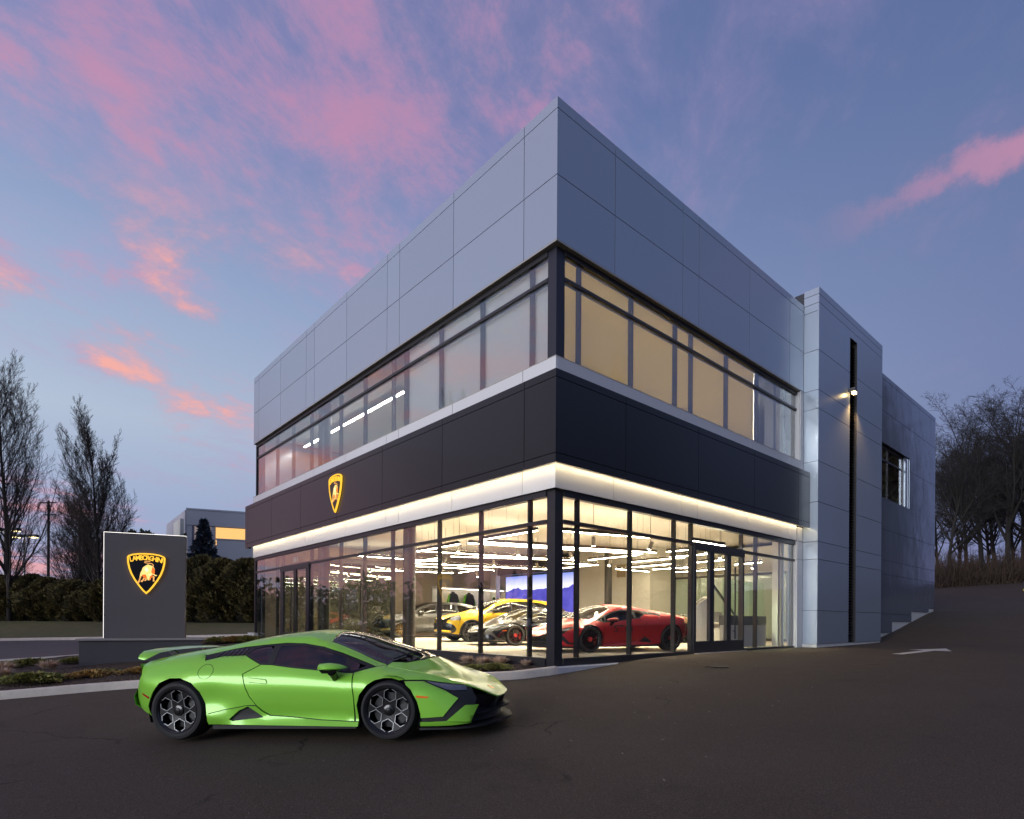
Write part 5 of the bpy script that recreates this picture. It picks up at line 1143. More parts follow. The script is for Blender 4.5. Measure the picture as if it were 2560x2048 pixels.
# ------------------------------------------------------------------ crest
CP = lambda x, y: ((x-812)/1450*.98, (1625-y)/1510*1.2)
SHIELD = [(95,275),(135,215),(300,152),(550,118),(812,110),(1074,118),(1324,152),(1490,215),(1532,275),(1522,480),(1470,700),(1390,900),(1260,1120),(1080,1360),(950,1510),(812,1630),(674,1510),(544,1360),(364,1120),(234,900),(154,700),(104,480)]
E_YEL = emit_mat('sign_yellow', srgb(255, 196, 62), 1.35); E_CRM = emit_mat('sign_cream', srgb(255, 222, 132), 1.25); E_ORG = emit_mat('sign_orange', srgb(250, 120, 52), 1.1); E_TAN = emit_mat('sign_tan', srgb(250, 178, 104), 1.15); E_WHT = emit_mat('sign_pale', srgb(255, 246, 200), 1.3)
M_FIELD = mat('crest_black', (.006, .005, .004), .3)
def crest(root, direct):
    """raised emblem; x right, z up, front towards -y, root at its lowest point"""
    sh = [CP(*p) for p in SHIELD]
    def plate(name, poly, y, d, material, holes=()):
        v, f = tri2d(poly, holes, .2); b = MB(); b.v = [(p[0], y, p[1]) for p in v]; b.f = f
        return obj(name, finish_patch(b, (0, d, 0)), material, root, fix=True)
    plate('field', [(x*1.0, z) for x, z in inset(sh, .012)], -.045, .044, M_FIELD)
    plate('border', sh, -.062, .05, E_YEL, [inset(sh, .042)])
    body = [(880,525),(1010,570),(1080,600),(1125,690),(1130,800),(1120,870),(1050,900),(1000,920),(975,1000),(985,1060),(960,1110),(870,1110),(845,1040),(820,960),(760,940),(680,920),(640,960),(590,1080),(575,1130),(560,1190),(510,1245),(465,1215),(530,1130),(560,1040),(575,950),(600,840),(650,740),(680,650),(760,590),(830,550)]
    bl = plate('bull', [CP(*p) for p in body], -.060, .012, E_CRM)
    for nm, pl, m_ in (('chest', [(650,915),(790,900),(830,980),(840,1040),(740,1035),(690,1000)], E_ORG), ('flank', [(1040,615),(1090,640),(1132,720),(1127,872),(1040,885),(1000,780),(1020,740)], E_ORG), ('muzzle', [(965,955),(1050,895),(1048,960),(990,1045),(960,1112),(920,1108)], E_ORG),
        ('leg', [(700,1030),(760,1040),(730,1100),(660,1190),(610,1175),(600,1150),(680,1090)], E_TAN), ('leg', [(780,1040),(835,1045),(830,1100),(790,1145),(735,1130),(770,1090)], E_TAN), ('leg', [(1050,960),(1100,945),(1130,1000),(1115,1080),(1135,1150),(1060,1155),(1070,1080)], E_TAN), ('foreleg', [(600,960),(640,965),(590,1080),(575,1130),(560,1190),(510,1245),(465,1215),(530,1130),(560,1040)], E_TAN),
        ('horn', [(1000,835),(1080,860),(1160,910),(1222,912),(1200,945),(1150,952),(1080,905),(1010,875)], E_CRM), ('horn', [(900,880),(960,905),(1015,908),(1000,932),(930,928)], E_WHT), ('back_light', [(780,640),(860,650),(890,720),(880,790),(820,800),(770,760),(760,690)], E_WHT)):
        plate(nm, [CP(*p) for p in pl], -.064, .012, m_)
    tl = [CP(*p) for p in ((1050,605),(1078,560),(1060,520),(1010,490),(900,485),(790,470),(735,448),(765,422),(850,408),(960,425))]
    obj('tail', MB().tube([(x, -.058, z) for x, z in tl], .011, 6), E_TAN, root)
    lt = MB()
    for ch_, px, py, ang in zip('LAMBORGHINI', (250, 365, 500, 635, 758, 880, 1000, 1125, 1222, 1322, 1415), (352, 318, 296, 284, 280, 284, 296, 314, 332, 352, 374), (12, 10, 7, 4, 1, -2, -5, -8, -10, -12, -14)):
        me = text_mesh(ch_, .195, .005); cx, cz = CP(px, py); a = R(ang); zs = [v.co.y for v in me.vertices]; xs = [v.co.x for v in me.vertices]; mx = (min(xs)+max(xs))/2
        lt.add([(cx+(v.co.x-mx)*.80*math.cos(a)-(v.co.y-.066)*math.sin(a), -.0625, cz+(v.co.x-mx)*.80*math.sin(a)+(v.co.y-.066)*math.cos(a)) for v in me.vertices], [tuple(p.vertices) for p in me.polygons]); bpy.data.meshes.remove(me)
    lo_ = obj('lettering', finish_patch(lt, (0, .016, 0)), E_YEL, root, fix=True)
# pylon sign
SG = thing('pylon_sign', 'freestanding grey slab sign with lit shield emblem and glowing edges on a dark base', 'sign', (-5.235, 11.77, hz(-5.2)+.05), R(-19.2))
zb = SG.location.z; ZL = lambda z: z-zb
M_SIGN = mat('sign_grey', (.125, .115, .118), .62, bump=(120, .1, .002)); M_SBASE = mat('sign_base', (.085, .082, .092), .85, bump=(70, .35, .004), noise=(4, .3, (.07, .068, .076))); M_SCAP = mat('sign_cap', (.34, .32, .30), .8, noise=(5, .3, (.28, .27, .26)))
obj('panel', B(-1.033, 1.033, 0, .30, ZL(.30), ZL(3.37)), M_SIGN, SG)
obj('edge_light', MB().box(-1.046, -1.0335, .02, .26, ZL(.31), ZL(3.37)).box(-1.046, 1.033, .02, .26, ZL(3.3705), ZL(3.382)), emit_mat('edge_led', (1., .95, .90), 2.6), SG)
obj('base', B(-1.53, 1.53, -.36, .66, -.35, ZL(.245)), M_SBASE, SG)
cp_ = obj('base_cap', MB().box(-1.60, -1.04, -.42, .72, ZL(.2455), ZL(.298)).box(-1.038, 1.038, -.42, .72, ZL(.2455), ZL(.2985)).box(1.04, 1.60, -.42, .72, ZL(.2455), ZL(.298)), M_SCAP, SG)
em = bpy.data.objects.new('emblem', None); COL.objects.link(em); em.parent = SG; em.location = (.03, 0, ZL(1.60)); crest(em, False)
be = thing('emblem', 'small yellow lit shield emblem with bull on the black fascia', 'emblem', (-.227, 9.77, 4.37), R(-90))
for ch in list(em.children): copy_tree(ch, be)
be.scale = (.96, 1, 1.025)
# ------------------------------------------------------------------ bare trees
M_BARK = mat('bark', (.045, .036, .031), .95, noise=(4, .6, (.025, .02, .018))); M_BARK2 = mat('bark_grey', (.030, .027, .024), .95, noise=(4, .6, (.016, .014, .013)))
def tree_mesh(seed, H, kind):
    rnd = random.Random(seed); trunk = MB(); crown = MB()
    def grow(b, p, d, ln, r, lev, up, wob, nseg, sides, maxlev, kids):
        pts = [p]; dirs = [d]; q = p
        for i in range(nseg):
            d = (d+Vector((rnd.uniform(-wob, wob), rnd.uniform(-wob, wob), rnd.uniform(-wob, wob)*.6))+UP*up).normalized(); q = q+d*(ln/nseg); pts.append(q); dirs.append(d)
        rads = [max(.007, r*(1-.80*i/nseg)) for i in range(nseg+1)]
        b.tube(pts, rads, sides, cap=False)
        if lev >= maxlev: return
        n, t0, ang, lf, rf = kids[lev]
        for k in range(n):
            t = t0+(1-t0)*(k+rnd.random()*.9)/n; t = min(t, .99); i = min(int(t*nseg), nseg-1); f = t*nseg-i
            pp = pts[i].lerp(pts[i+1], f); dd = dirs[i+1]; a = rnd.uniform(0, 6.283)
            s = Vector((math.cos(a), math.sin(a), 0)); s = (s-dd*s.dot(dd)).normalized(); an = R(ang*rnd.uniform(.7, 1.3))
            nd = (dd*math.cos(an)+s*math.sin(an)).normalized(); rr = rads[i]*rf*rnd.uniform(.8, 1.15)
            l2 = ln*lf*rnd.uniform(.65, 1.2)*(1.15-.55*t)
            grow(crown, pp, nd, l2, min(rr, rads[i]*.8), lev+1, up2[min(lev, 3)], wob2[min(lev, 3)], max(2, nseg//2 if lev else 6), 5 if lev == 0 else 3, maxlev, kids)
    if kind == 'column':
        up2 = (.20, .16, .10, .07); wob2 = (.06, .09, .12, .15)
        grow(trunk, Vector((0, 0, -.3)), UP.copy(), H*.97, H*.0115, 0, .02, .025, 14, 9, 4, [(50, .12, 33, .42, .38), (11, .12, 24, .42, .5), (8, .1, 26, .44, .55), (4, .15, 30, .5, .6)])
    elif kind == 'bushy':
        up2 = (.10, .10, .06, .05); wob2 = (.07, .11, .14, .18)
        grow(trunk, Vector((0, 0, -.3)), UP.copy(), H*.9, H*.013, 0, .02, .03, 12, 8, 4, [(46, .06, 38, .50, .40), (12, .1, 28, .42, .55), (8, .1, 34, .45, .6), (4, .15, 36, .5, .7)])
    else:
        up2 = (.05, .035, .02, .02); wob2 = (.10, .15, .20, .25)
        grow(trunk, Vector((0, 0, -.3)), UP.copy(), H*.80, H*.0135, 0, .01, .05, 14, 9, 4, [(20, .26, 36, .58, .62), (10, .2, 42, .46, .55), (8, .15, 44, .46, .58), (5, .15, 44, .5, .65)])
    return trunk.mesh('trunk', 60), crown.mesh('crown', 180)
TREES = {}
def bare_tree(key, seed, H, kind, label, loc, rot=0., sc=1., group=None, material=None, name='bare_tree'):
    if key not in TREES:
        a, b = tree_mesh(seed, H, kind)
        for me in (a, b): me.materials.append(material or M_BARK)
        TREES[key] = (a, b)
    t = thing(name, label, 'tree', loc, rot, group); t.scale = (sc, sc, sc)
    for nm, me in zip(('trunk', 'crown'), TREES[key]): link(nm, me, None, t)
    return t
def gz(p): return lawnz((p.x, p.y)) if p.y > 20 else hz(p.x)
p = at(24, 50); bare_tree('c1', 3, 19.6, 'column', 'tall bare upright tree at the left edge beyond the hedge', (p.x, p.y, .4), 0, 1, 'bare trees beyond the hedge')
p = at(248, 50); bare_tree('c2', 11, 15.0, 'column', 'bare upright tree rising just left of the sign', (p.x, p.y, .4), .6, 1, 'bare trees beyond the hedge')
p = at(196, 58); bare_tree('b1', 5, 12.4, 'bushy', 'dense low bare tree between the two tall ones', (p.x, p.y, .4), 0, 1, 'bare trees beyond the hedge')
p = at(230, 66); bare_tree('b1', 5, 12.4, 'bushy', 'dense bare tree half hidden behind the sign and its taller neighbour', (p.x, p.y, .4), 2., .95, 'bare trees beyond the hedge')
for k, (u, d, s_) in enumerate(((60, 120, .55), (150, 130, .5), (20, 125, .6), (100, 128, .52))):
    p = at(u, d); bare_tree('w1', 21, 20, 'wide', ['distant bare tree under the lamp heads', 'distant bare tree right of the utility pole', 'distant bare tree at the far left edge', 'distant bare tree just left of the utility pole'][k], (p.x, p.y, .3), k*1.3, s_, 'distant bare trees on the skyline', M_BARK2)
# out of frame, seen mirrored in the left-hand glazing
for k, (x, y, s_) in enumerate(((-24, 13, .9), (-27, 21, 1.0), (-30, 31, 1.05), (-26, 40, 1.1))):
    bare_tree('c1' if k % 2 else 'c2', 0, 0, '', ['bare upright tree mirrored in the left upper glazing, nearest the corner', 'bare upright tree mirrored in the middle of the left upper glazing', 'bare upright tree mirrored left of the middle of the upper glazing', 'bare upright tree mirrored at the far left of the upper glazing'][k], (x, y, hz(x)), k*2.1, s_, 'trees mirrored in the left glazing')
def belt(label, path, hgt, wid, n, seed):
    rnd = random.Random(seed); b = MB(); L_ = [(Vector(path[i+1])-Vector(path[i])).length for i in range(len(path)-1)]; tot = sum(L_)
    for k in range(n):
        t = rnd.random()*tot; i = 0
        while t > L_[i]: t -= L_[i]; i += 1
        p = Vector(path[i]).lerp(Vector(path[i+1]), t/L_[i]); s_ = sum(L_[:i])+t
        q = Vector((p.x+rnd.uniform(-wid, wid), p.y+rnd.uniform(-wid, wid), 0)); q.z = hz(q.x)-.3+hgt*(1+.22*math.sin(s_*.45)+.16*math.sin(s_*1.1+1)+.10*math.sin(s_*2.7))*rnd.random()**.75
        d_ = Vector((rnd.uniform(-1, 1), rnd.uniform(-1, 1), rnd.uniform(-.4, 1))).normalized()*rnd.uniform(.5, 1.2); w_ = d_.cross(Vector((rnd.uniform(-1, 1), rnd.uniform(-1, 1), rnd.uniform(-1, 1)))).normalized()*.28
        b.add([q-w_*.4, q+d_*.5+w_, q+d_, q+d_*.5-w_], [(0, 1, 2, 3)])
    tag(obj('tree_belt', b, mat('belt_foliage', (.05, .045, .02), .9)), label, 'trees', kind='stuff')
belt('dark growth across the road, mirrored in the lower left glazing', [(-42, 2), (-30, 40), (-22, 75), (-19, 160)], 6.0, 2., 14000, 77)
belt('tall dark belt of evergreens mirrored in the right-hand glazing', [(-8, -32), (40, -36), (90, -44)], 12.5, 3., 15000, 78)
belt('tall dark trees past the right edge, mirrored in the panels of the wing', [(46, -11), (75, -17), (130, -30)], 17, 3.5, 15000, 79)
# the wood on the right
wood = [(2372, 62, 'w1', .80), (2415, 74, 'w2', 1.0), (2452, 66, 'w1', 1.06), (2488, 78, 'w3', 1.12), (2520, 64, 'w2', 1.12), (2556, 72, 'w1', 1.18), (2600, 66, 'w3', 1.16), (2345, 84, 'w3', .85), (2395, 92, 'w1', .95), (2470, 96, 'w2', 1.1), (2535, 90, 'w1', 1.2), (2640, 78, 'w2', 1.2)]
WL = ['slim bare tree closest to the end of the showroom wing', 'second bare tree from the showroom wing, in the wood', 'third bare tree from the showroom wing, with a leaning crown', 'tall bare tree in the middle of the wood', 'bare tree right of the middle of the wood', 'bare tree second from the right edge of the wood', 'bare tree at the right edge of the picture', 'small bare tree peeping past the end of the showroom wing', 'bare tree deep in the wood, behind the second from the wing', 'bare tree deep in the wood, behind its middle', 'bare tree deep in the wood, behind its right half', 'bare tree beyond the right edge of the wood']
for k, (u, d, key, s_) in enumerate(wood):
    p = at(u, d); bare_tree(key, {'w1': 21, 'w2': 33, 'w3': 47}[key], 20, 'wide', WL[k], (p.x, p.y, hz(p.x)), k*1.7, s_*.97, 'bare trees of the wood on the right', M_BARK2)
for k, (x, y, s_) in enumerate(((10, -26, 1.0), (19, -30, 1.1), (30, -25, 1.0), (42, -30, 1.1))):
    bare_tree('w%d' % (k % 3+1), 0, 0, '', ['bare tree mirrored in the right glazing near the corner', 'bare tree mirrored in the middle of the right glazing', 'bare tree mirrored near the tower end of the right glazing', 'bare tree mirrored in the glossy panels of the wing'][k], (x, y, hz(x)), k*2.3, s_, 'trees mirrored in the right glazing')
ub = MB(); rnd = random.Random(4)
for k in range(2600):
    u = rnd.uniform(2325, 2680); d = rnd.uniform(60, 74); p = at(u, d); h0 = hz(p.x); hh = rnd.uniform(.8, 4.6)*rnd.uniform(.4, 1)
    q = Vector((p.x, p.y, h0)); e = q+Vector((rnd.uniform(-.9, .9), rnd.uniform(-.9, .9), hh)); ub.tube([q, q.lerp(e, .5)+Vector((rnd.uniform(-.3, .3), rnd.uniform(-.3, .3), 0)), e], [.03, .022, .008], 3, cap=False)
    for j in range(4):
        m_ = q.lerp(e, rnd.uniform(.3, .95)); ub.tube([m_, m_+Vector((rnd.uniform(-.7, .7), rnd.uniform(-.7, .7), rnd.uniform(.1, .8)))], [.016, .008], 3, cap=False)
tag(obj('undergrowth', ub, mat('brush', (.07, .045, .03), .95, noise=(.8, .6, (.03, .024, .02)))), 'brown tangled brush along the foot of the wood', 'undergrowth', kind='stuff')
# ------------------------------------------------------------------ evergreen hedge, spruce, pine
def leaf_cloud(seed, n, shape, size, up=.6):
    rnd = random.Random(seed); b = MB()
    for k in range(n):
        p, nrm = shape(rnd); d = (nrm+UP*up+Vector((rnd.uniform(-.6, .6), rnd.uniform(-.6, .6), rnd.uniform(-.5, .6)))).normalized()
        s = d.cross(Vector((rnd.uniform(-1, 1), rnd.uniform(-1, 1), rnd.uniform(-1, 1)))).normalized(); l = size*rnd.uniform(.6, 1.5); w = l*.32
        f = d.cross(s)*l*.12
        b.add([p-s*w*.3, p+d*l*.45+s*w+f, p+d*l, p+d*l*.5-s*w+f], [(0, 1, 2, 3)])
    return b
def hedge_shape(H, rx):
    def f(rnd):
        while True:
            t = rnd.random()**.8; a = rnd.uniform(0, 6.283); prof = min(1, (1-t)*2.6)**.6*(.55+.45*min(1, t*3))
            lump = 1+.22*math.sin(a*3+t*7)+.14*math.sin(a*7-t*11)+.10*math.sin(a*13+t*23)
            r = rx*prof*lump*(.55+.45*rnd.random()**.35); p = Vector((r*math.cos(a), r*math.sin(a), H*t+.15)); return p, Vector((math.cos(a), math.sin(a), .25))
    return f
M_HEDGE = mat('hedge_foliage', (.185, .145, .048), .8, noise=(1.4, .8, (.085, .080, .026)), rand=.18)
HM = []
for k in range(3):
    me = leaf_cloud(60+k, 9000, hedge_shape(4.5, 1.75), .26, .5).mesh('foliage'); me.materials.append(M_HEDGE)
    core = MB(); core.lathe([(.9, 0), (1.15, .6), (1.1, 2.4), (.75, 3.5), (.1, 4.0)], 10); cm = core.mesh('stem', 60); cm.materials.append(mat('hedge_shade_core', (.012, .010, .005), 1.))  # near-black core fills the shrub as its inner shade, no real stem
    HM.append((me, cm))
hl = fk_off(8.6); hp_ = []
tot = 0; step = 2.05; acc = 0
for i in range(len(hl)-1):
    a, b = Vector(hl[i]), Vector(hl[i+1]); L_ = (b-a).length; t = acc
    while t < L_: hp_.append(a.lerp(b, t/L_)); t += step
    acc = t-L_
vis = []
for q in hp_:
    d = (Vector((q.x, q.y, 0))-Vector((CAM.x, CAM.y, 0))); dep = d.dot(FW); lat = d.dot(RT); u = 1280+1463.2*lat/dep
    if -60 < u < 700: vis.append((u, q))
vis.sort(key=lambda e: -e[0]); rnd = random.Random(9)
nR = sum(1 for u, q in vis if u > 360)
NUM = ['first', 'second', 'third', 'fourth', 'fifth', 'sixth', 'seventh', 'eighth', 'ninth', 'tenth', 'eleventh', 'twelfth', 'thirteenth', 'fourteenth', 'fifteenth', 'sixteenth', 'seventeenth', 'eighteenth', 'nineteenth', 'twentieth']
for i, (u, q) in enumerate(vis):
    lab = f'dark evergreen hedge shrub right of the sign, {NUM[i]} from the showroom' if i < nR else f'dark evergreen hedge shrub left of the sign, {NUM[min(i-nR, 19)]} from the sign'
    t = thing('hedge_shrub', lab, 'shrub', (q.x+rnd.uniform(-.3, .3), q.y+rnd.uniform(-.3, .3), lawnz((q.x, q.y))-.1), rnd.uniform(0, 6), 'evergreen hedge shrubs on the bank'); s_ = rnd.uniform(.9, 1.12)*(1.08 if i < nR else .93); t.scale = (s_, s_, s_*rnd.uniform(.76, .98))
    me, cm = HM[i % 3]; link('foliage', me, None, t); link('stem', cm, None, t)  # second mesh is the dark shade core
def cone_shape(H, r0):
    def f(rnd):
        t = rnd.random()**1.3; tier = (t*13) % 1; a = rnd.uniform(0, 6.283); r = r0*(1-t)*(.65+.5*(1-tier))*(.75+.3*math.sin(a*5+int(t*13)*2.1))*rnd.random()**.4
        return Vector((r*math.cos(a), r*math.sin(a), H*t+.4)), Vector((math.cos(a), math.sin(a), -.1))
    return f
p = at(508, 56); sp_ = thing('blue_spruce', 'blue-grey conical spruce behind the hedge', 'tree', (p.x, p.y, .5))
obj('crown', leaf_cloud(5, 12000, cone_shape(9.4, 3.4), .32, .15), mat('spruce_foliage', (.10, .125, .14), .85, noise=(1.2, .6, (.03, .042, .048))), sp_); obj('trunk', MB().tube([(0, 0, -.5), (0, 0, 8.8)], [.18, .02], 8), M_BARK, sp_)
def blob_shape(H, r):
    def f(rnd):
        a = rnd.uniform(0, 6.283); z = rnd.uniform(-1, 1); q = math.sqrt(1-z*z); l = (.8+.25*math.sin(a*4+z*5))*rnd.random()**.3
        return Vector((r*q*l*math.cos(a), r*q*l*math.sin(a), H+r*.7*z*l)), Vector((q*math.cos(a), q*math.sin(a), z))
    return f
p = at(344, 75); pn = thing('pine_tree', 'small round-crowned pine peeping over the sign', 'tree', (p.x, p.y, .5))
obj('crown', leaf_cloud(15, 4000, blob_shape(9.6, 2.6), .45, .3), mat('pine_foliage', (.03, .035, .02), .85), pn); obj('trunk', MB().tube([(0, 0, -.5), (0, 0, 9.5)], [.25, .08], 8), M_BARK, pn)
# ------------------------------------------------------------------ far showroom building
A_ = at(468, 66); Br = at(700, 69.6); Bl = at(420, 76.5)
fb_ = thing('far_building', 'pale grey building with warm lit window band behind the hedge', 'building', (A_.x, A_.y, 0))
M_FARW = mat('far_grey', (.36, .38, .44), .6, noise=(.6, .2, (.33, .35, .41))); M_FARL = emit_mat('far_window', srgb(255, 196, 120), 1.15); M_FARD = mat('far_dim_window', (.30, .26, .25), .4, emit=(.5, .38, .33), estr=.45)
er = (Br-A_); er.z = 0; el = (Bl-A_); el.z = 0; er1 = er.normalized(); el1 = el.normalized(); nr = Vector((er1.y, -er1.x, 0)); nl = Vector((-el1.y, el1.x, 0))
if nr.dot(FW) > 0: nr = -nr
if nl.dot(FW) > 0: nl = -nl
zt = zat(468, 1275, 66)
def quadbox(o, d, n, a0, a1, z0, z1, t0, t1):
    """box on a face: from o along d, out along n"""
    b = MB(); P_ = [o+d*a+n*t for a, t in ((a0, t0), (a1, t0), (a1, t1), (a0, t1))]
    return b.add([(p.x, p.y, z0) for p in P_]+[(p.x, p.y, z1) for p in P_], [(0,1,2,3),(7,6,5,4),(0,4,5,1),(1,5,6,2),(2,6,7,3),(3,7,4,0)])
O_ = Vector((0, 0, 0)); rl, ll = er.length, el.length
core = MB(); pts_ = [O_, er1*rl, er1*rl+el1*ll, el1*ll]; core.add([(p.x, p.y, -1) for p in pts_]+[(p.x, p.y, zt-.1) for p in pts_], [(3,2,1,0),(4,5,6,7),(0,1,5,4),(1,2,6,5),(2,3,7,6),(3,0,4,7)])
obj('wall', core, M_FARW, fb_, fix=True)
obj('parapet', quadbox(O_, er1, nr, -.1, rl, zt-1.7, zt, .0, .25), M_FARW, fb_); obj('parapet_cap', quadbox(O_, er1, nr, -.15, rl, zt+.001, zt+.18, -.2, .32), M_FARW, fb_)
obj('side_parapet', quadbox(O_, el1, nl, .1, ll, zt-2.6, zt-.01, .0, .25), M_FARW, fb_); obj('box_sign', quadbox(O_, el1, nl, 1.0, 5.5, zt-2.8, zt-.9, .26, .6), mat('far_pale', (.5, .52, .5), .6), fb_)
wz1 = zt-1.8; wz0 = zt-3.8
for a0, a1, m_ in ((.6, 1.5, M_FARD), (1.6, 2.45, M_FARD), (2.75, rl-.3, M_FARL)):
    w_ = obj('window', quadbox(O_, er1, nr, a0, a1, wz0, wz1, .01, .05), m_, fb_)
    for a in (a0, a1-.08): obj('frame', quadbox(O_, er1, nr, a, a+.08, wz0, wz1, .051, .12), M_FARW, w_)
obj('column', quadbox(O_, er1, nr, 0, .45, -1, wz1, .02, .3), M_FARW, fb_); obj('column', quadbox(O_, er1, nr, 2.47, 2.73, -1, wz1, .02, .2), M_FARW, fb_)
obj('lower_window', quadbox(O_, er1, nr, .6, 2.45, 1.5, wz0-.3, .01, .05), M_FARD, fb_)
obj('side_window', quadbox(O_, el1, nl, .6, 8, wz0-2, wz1, .01, .05), M_FRAME, fb_)
obj('annex', quadbox(O_, er1, nr, 3.2, rl, -1, wz0+.25, .3, 3.0), M_FARW, fb_); obj('annex_cap', quadbox(O_, er1, nr, 3.1, rl, wz0+.26, wz0+.38, .3, 3.1), M_FARW, fb_)
# ------------------------------------------------------------------ lamp posts, utility pole, banners
M_POLE = mat('pole_grey', (.40, .40, .40), .5, metal=.4); E_LAMP = emit_mat('lot_lamp', (1, .80, .38), 9.); M_BLUE = mat('banner_blue', (.03, .09, .28), .7)
def lot_lamp(u, d, v, lab):
    p = at(u, d); top = zat(u, v, d); t = thing('lamp_post', lab, 'lamp post', (p.x, p.y, 0), YAW-math.pi/2, 'twin lamp posts in the neighbouring lot')
    obj('pole', MB().tube([(0, 0, -.5), (0, 0, top)], [.12, .09], 10), M_POLE, t, smooth=60)
    for s in (-1, 1):
        obj('arm', MB().bar((0, 0, top-.05), (s*.7, 0, top), .08, .08), M_POLE, t)
        hd = obj('lamp_head', MB().box(s*.7-.45 if s > 0 else s*.7-.75, s*.7+.75 if s > 0 else s*.7+.45, -.3, .3, top-.02, top+.28), mat('lamp_head_dark', (.05, .05, .05), .6), t)
        obj('lens', MB().box(s*1.0-.35, s*1.0+.35, -.26, .26, top-.06, top-.021), E_LAMP, hd)
    obj('banner', MB().box(-.95, -.15, -.02, .02, top*.32, top*.32+1.5), M_BLUE, t)
lot_lamp(10, 58, 1327, 'nearer grey lamp post with twin lit heads left of the bare trunk'); lot_lamp(60, 66, 1343, 'farther lamp post with twin lit heads right of the bare trunk')
p = at(120, 80); tz = zat(120, 1252, 80); up_ = thing('utility_pole', 'wooden utility pole with two crossarms above the hedge', 'pole', (p.x, p.y, 0), YAW-math.pi/2)
obj('pole', MB().tube([(0, 0, -.5), (0, 0, tz)], [.20, .14], 8), M_BARK2, up_)
obj('crossarm', MB().bar((-1.25, 0, tz-.30), (1.0, 0, tz-.25), .12, .14), M_BARK2, up_); obj('crossarm', MB().bar((-.75, 0, tz-1.95), (1.0, 0, tz-1.9), .12, .14), M_BARK2, up_)
for x in (-1.1, .5, .9): obj('insulator', MB().tube([(x, 0, tz-.2), (x, 0, tz-.05)], .05, 6), M_POLE, up_)
for i_, zz in enumerate((tz-5.8, tz-7.6)):
    a_ = at(-60, 80); q_ = at(119, 80); tag(obj('cable', MB().tube([(a_.x, a_.y, zz+.3), ((a_.x+q_.x)/2, (a_.y+q_.y)/2, zz-.1), (q_.x, q_.y, zz)], .03, 4), M_FRAME), ['upper overhead cable running left from the utility pole', 'lower overhead cable running left from the utility pole'][i_], 'cable', 'overhead cables')
# post at the right edge
p = at(2563, 46); bo = thing('bollard', 'dark post with a yellow band at the right edge of the upper lot', 'bollard', (p.x, p.y, hz(p.x)))
obj('post', MB().tube([(0, 0, -.2), (0, 0, .95)], .13, 12), M_FRAME, bo, smooth=60); obj('band', MB().tube([(0, 0, .18), (0, 0, .34)], .137, 12), mat('hi_vis', (.7, .65, .05), .5), bo, smooth=60)
# ------------------------------------------------------------------ plants in the beds
M_JUN = mat('juniper', (.24, .26, .065), .85, noise=(9, .6, (.30, .22, .08)), rand=.1); M_JUNR = mat('juniper_rust', (.36, .26, .08), .85, noise=(9, .6, (.46, .22, .09))); M_DRY = mat('dry_grass', (.70, .54, .40), .9, noise=(12, .5, (.52, .36, .24)))
def juniper_shape(r, h):
    def f(rnd):
        a = rnd.uniform(0, 6.283); q = rnd.random()**.6; l = 1+.25*math.sin(a*5)+.15*math.sin(a*9+1); z = h*(1-q**1.6)*rnd.uniform(.5, 1.)
        return Vector((r*q*l*math.cos(a), r*q*l*math.sin(a), z)), Vector((math.cos(a), math.sin(a), .35))
    return f
JM = [leaf_cloud(80+k, 1500, juniper_shape(.55, .22), .11, .35).mesh('foliage') for k in range(2)]
def tuft_mesh(seed):
    rnd = random.Random(seed); b = MB()
    for k in range(420):
        a = rnd.uniform(0, 6.283); l = rnd.uniform(.14, .27); s = rnd.uniform(.1, 1.9); d = Vector((math.cos(a)*s, math.sin(a)*s, 1)).normalized(); q_ = rnd.random()**.5; p = Vector((math.cos(a)*.12*q_, math.sin(a)*.12*q_, 0)); w = Vector((-math.sin(a), math.cos(a), 0))*.006
        e = p+d*l; m_ = p+d*l*.55+UP*.02; e = e+Vector((math.cos(a), math.sin(a), -.5))*l*.15
        b.add([p-w, p+w, m_+w, e, m_-w], [(0, 1, 2, 4), (4, 2, 3)])
    return b.mesh('blades')
TM = [tuft_mesh(1), tuft_mesh(2)]
def on_bed(u, v, dz=.14):
    x = -5.
    for _ in range(40):
        z = hz(x)+dz; d = (CAM.z-z)*1463.2/(v-1552.6-(u-1280)*.00616); q = at(u, d); x = q.x
    return Vector((q.x, q.y, z))
plants = [(75, 1663, 'j', 1.25, 'low green juniper at the back left of the mulch bed'), (88, 1703, 'j', 1.25, 'spreading green juniper at the front left of the mulch bed'), (192, 1655, 'j', .95, 'green juniper against the left end of the sign base'), (232, 1690, 'r', .95, 'rust and green juniper in front of the sign base'), (272, 1682, 'j', .6, 'small green juniper sprig right of the rust one before the sign'), (352, 1680, 'r', .8, 'rusty juniper beside the tail of the green car'),
 (122, 1671, 't', 1.3, 'tan dry grass tuft between the two left junipers'), (8, 1676, 't', 1.4, 'tan dry grass tuft at the left edge, the upper one'), (4, 1690, 't', 1.2, 'tan dry grass tuft at the left edge, the lower one'),
 (1188, 1672, 'j', .62, 'green juniper by the corner kerb, left of the two'), (1238, 1671, 'j', .72, 'green juniper by the corner kerb, right of the two'), (1168, 1655, 't', .9, 'pinkish dry tuft by the plinth, leftmost near the bonnet'), (1208, 1660, 't', 1.0, 'pinkish dry tuft by the plinth, the middle one'), (1250, 1660, 't', 1.0, 'pinkish dry tuft above the right corner juniper'), (1316, 1663, 't', .7, 'small dry tuft nearest the glass corner'),
 (545, 1606, 'j', 1.6, 'low planting between the kerbs, next to the sign base'), (590, 1604, 'r', 1.6, 'low planting between the kerbs, in the middle'), (625, 1603, 'j', 1.6, 'low planting between the kerbs, next to the showroom end')]
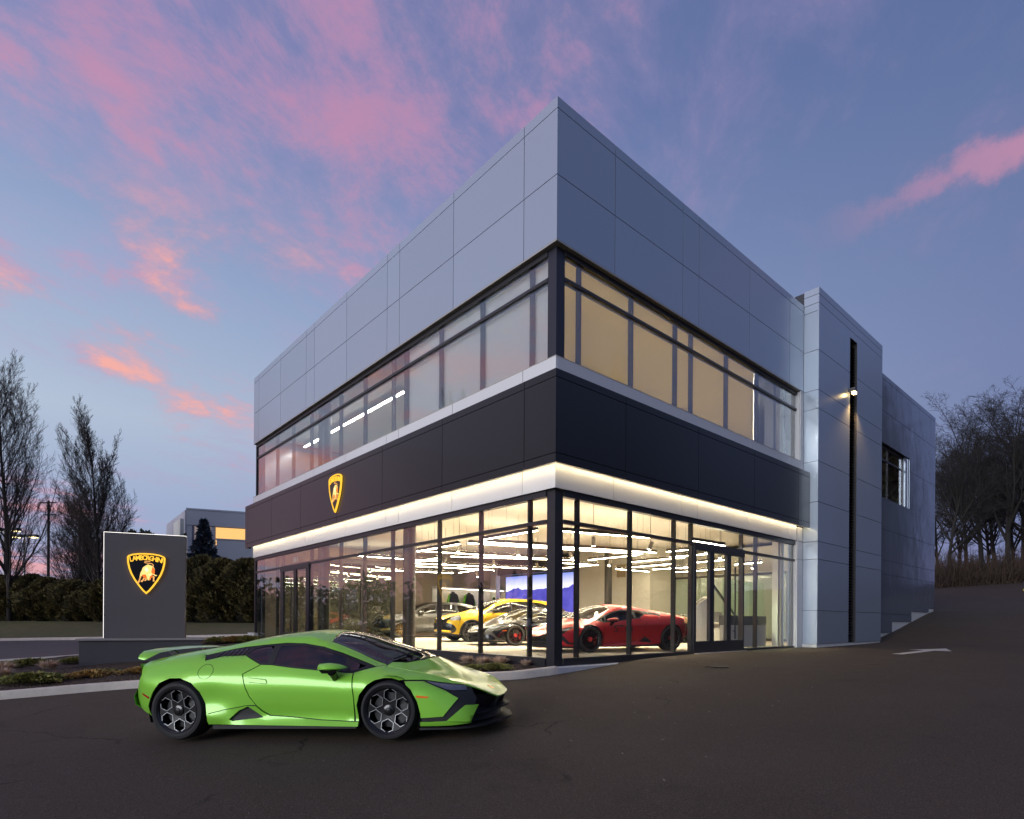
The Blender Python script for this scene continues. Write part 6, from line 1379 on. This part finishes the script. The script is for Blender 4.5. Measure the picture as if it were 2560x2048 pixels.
for i, (u, v, kd, s_, lab) in enumerate(plants):
    q = on_bed(u, v); t = thing({'j': 'juniper_shrub', 'r': 'juniper_shrub', 't': 'grass_tuft'}[kd], lab, {'j': 'shrub', 'r': 'shrub', 't': 'grass'}[kd], q, i*1.1, 'plants in the mulch beds'); s_ *= .85 if kd == 't' else .78; t.scale = (s_, s_, s_*(1 if kd == 't' else .72))
    me = TM[i % 2] if kd == 't' else JM[i % 2]; o = link('blades' if kd == 't' else 'foliage', me, None, t)
    if not me.materials: me.materials.append(None)
    o.material_slots[0].link = 'OBJECT'; o.material_slots[0].material = {'j': M_JUN, 'r': M_JUNR, 't': M_DRY}[kd]
# bark chips and fallen leaves
ch_ = MB(); rnd = random.Random(12)
for k in range(2600):
    if k % 3: q = on_bed(rnd.uniform(-40, 400), rnd.uniform(1665, 1735), .13)
    else: x = rnd.uniform(-3.2, -.1); q = Vector((x, rnd.uniform(.5, 4) if x > -1.5 else rnd.uniform(2.4, 6), hz(x)+.12))
    if not inside((q.x, q.y), bed): continue
    q.z = bedz((q.x, q.y))+.012; a = rnd.uniform(0, 6.28); l = rnd.uniform(.015, .05); ch_.bar(q, q+Vector((math.cos(a)*l, math.sin(a)*l, rnd.uniform(-.01, .02))), .014, .008)
tag(obj('bark_chips', ch_, mat('chips', (.10, .065, .045), .9, noise=(30, .9, (.03, .022, .018)))), 'loose bark chips and dead leaves on the mulch', 'bark chips', kind='stuff')
lf_ = MB(); rnd = random.Random(31)
for k in range(90):
    x = rnd.uniform(-8, 6); y = rnd.uniform(-6, -.5)
    if rnd.random() < .5: x = rnd.uniform(-5, 1); y = rnd.uniform(-5, -1)
    a = rnd.uniform(0, 6.28); l = rnd.uniform(.01, .035); q = Vector((x, y, hz(x)+.006)); lf_.bar(q, q+Vector((math.cos(a)*l, math.sin(a)*l, .004)), l*.4, .004)
tag(obj('leaf_litter', lf_, mat('litter', (.22, .19, .16), .9)), 'scattered tiny leaves and grit on the asphalt', 'litter', kind='stuff')
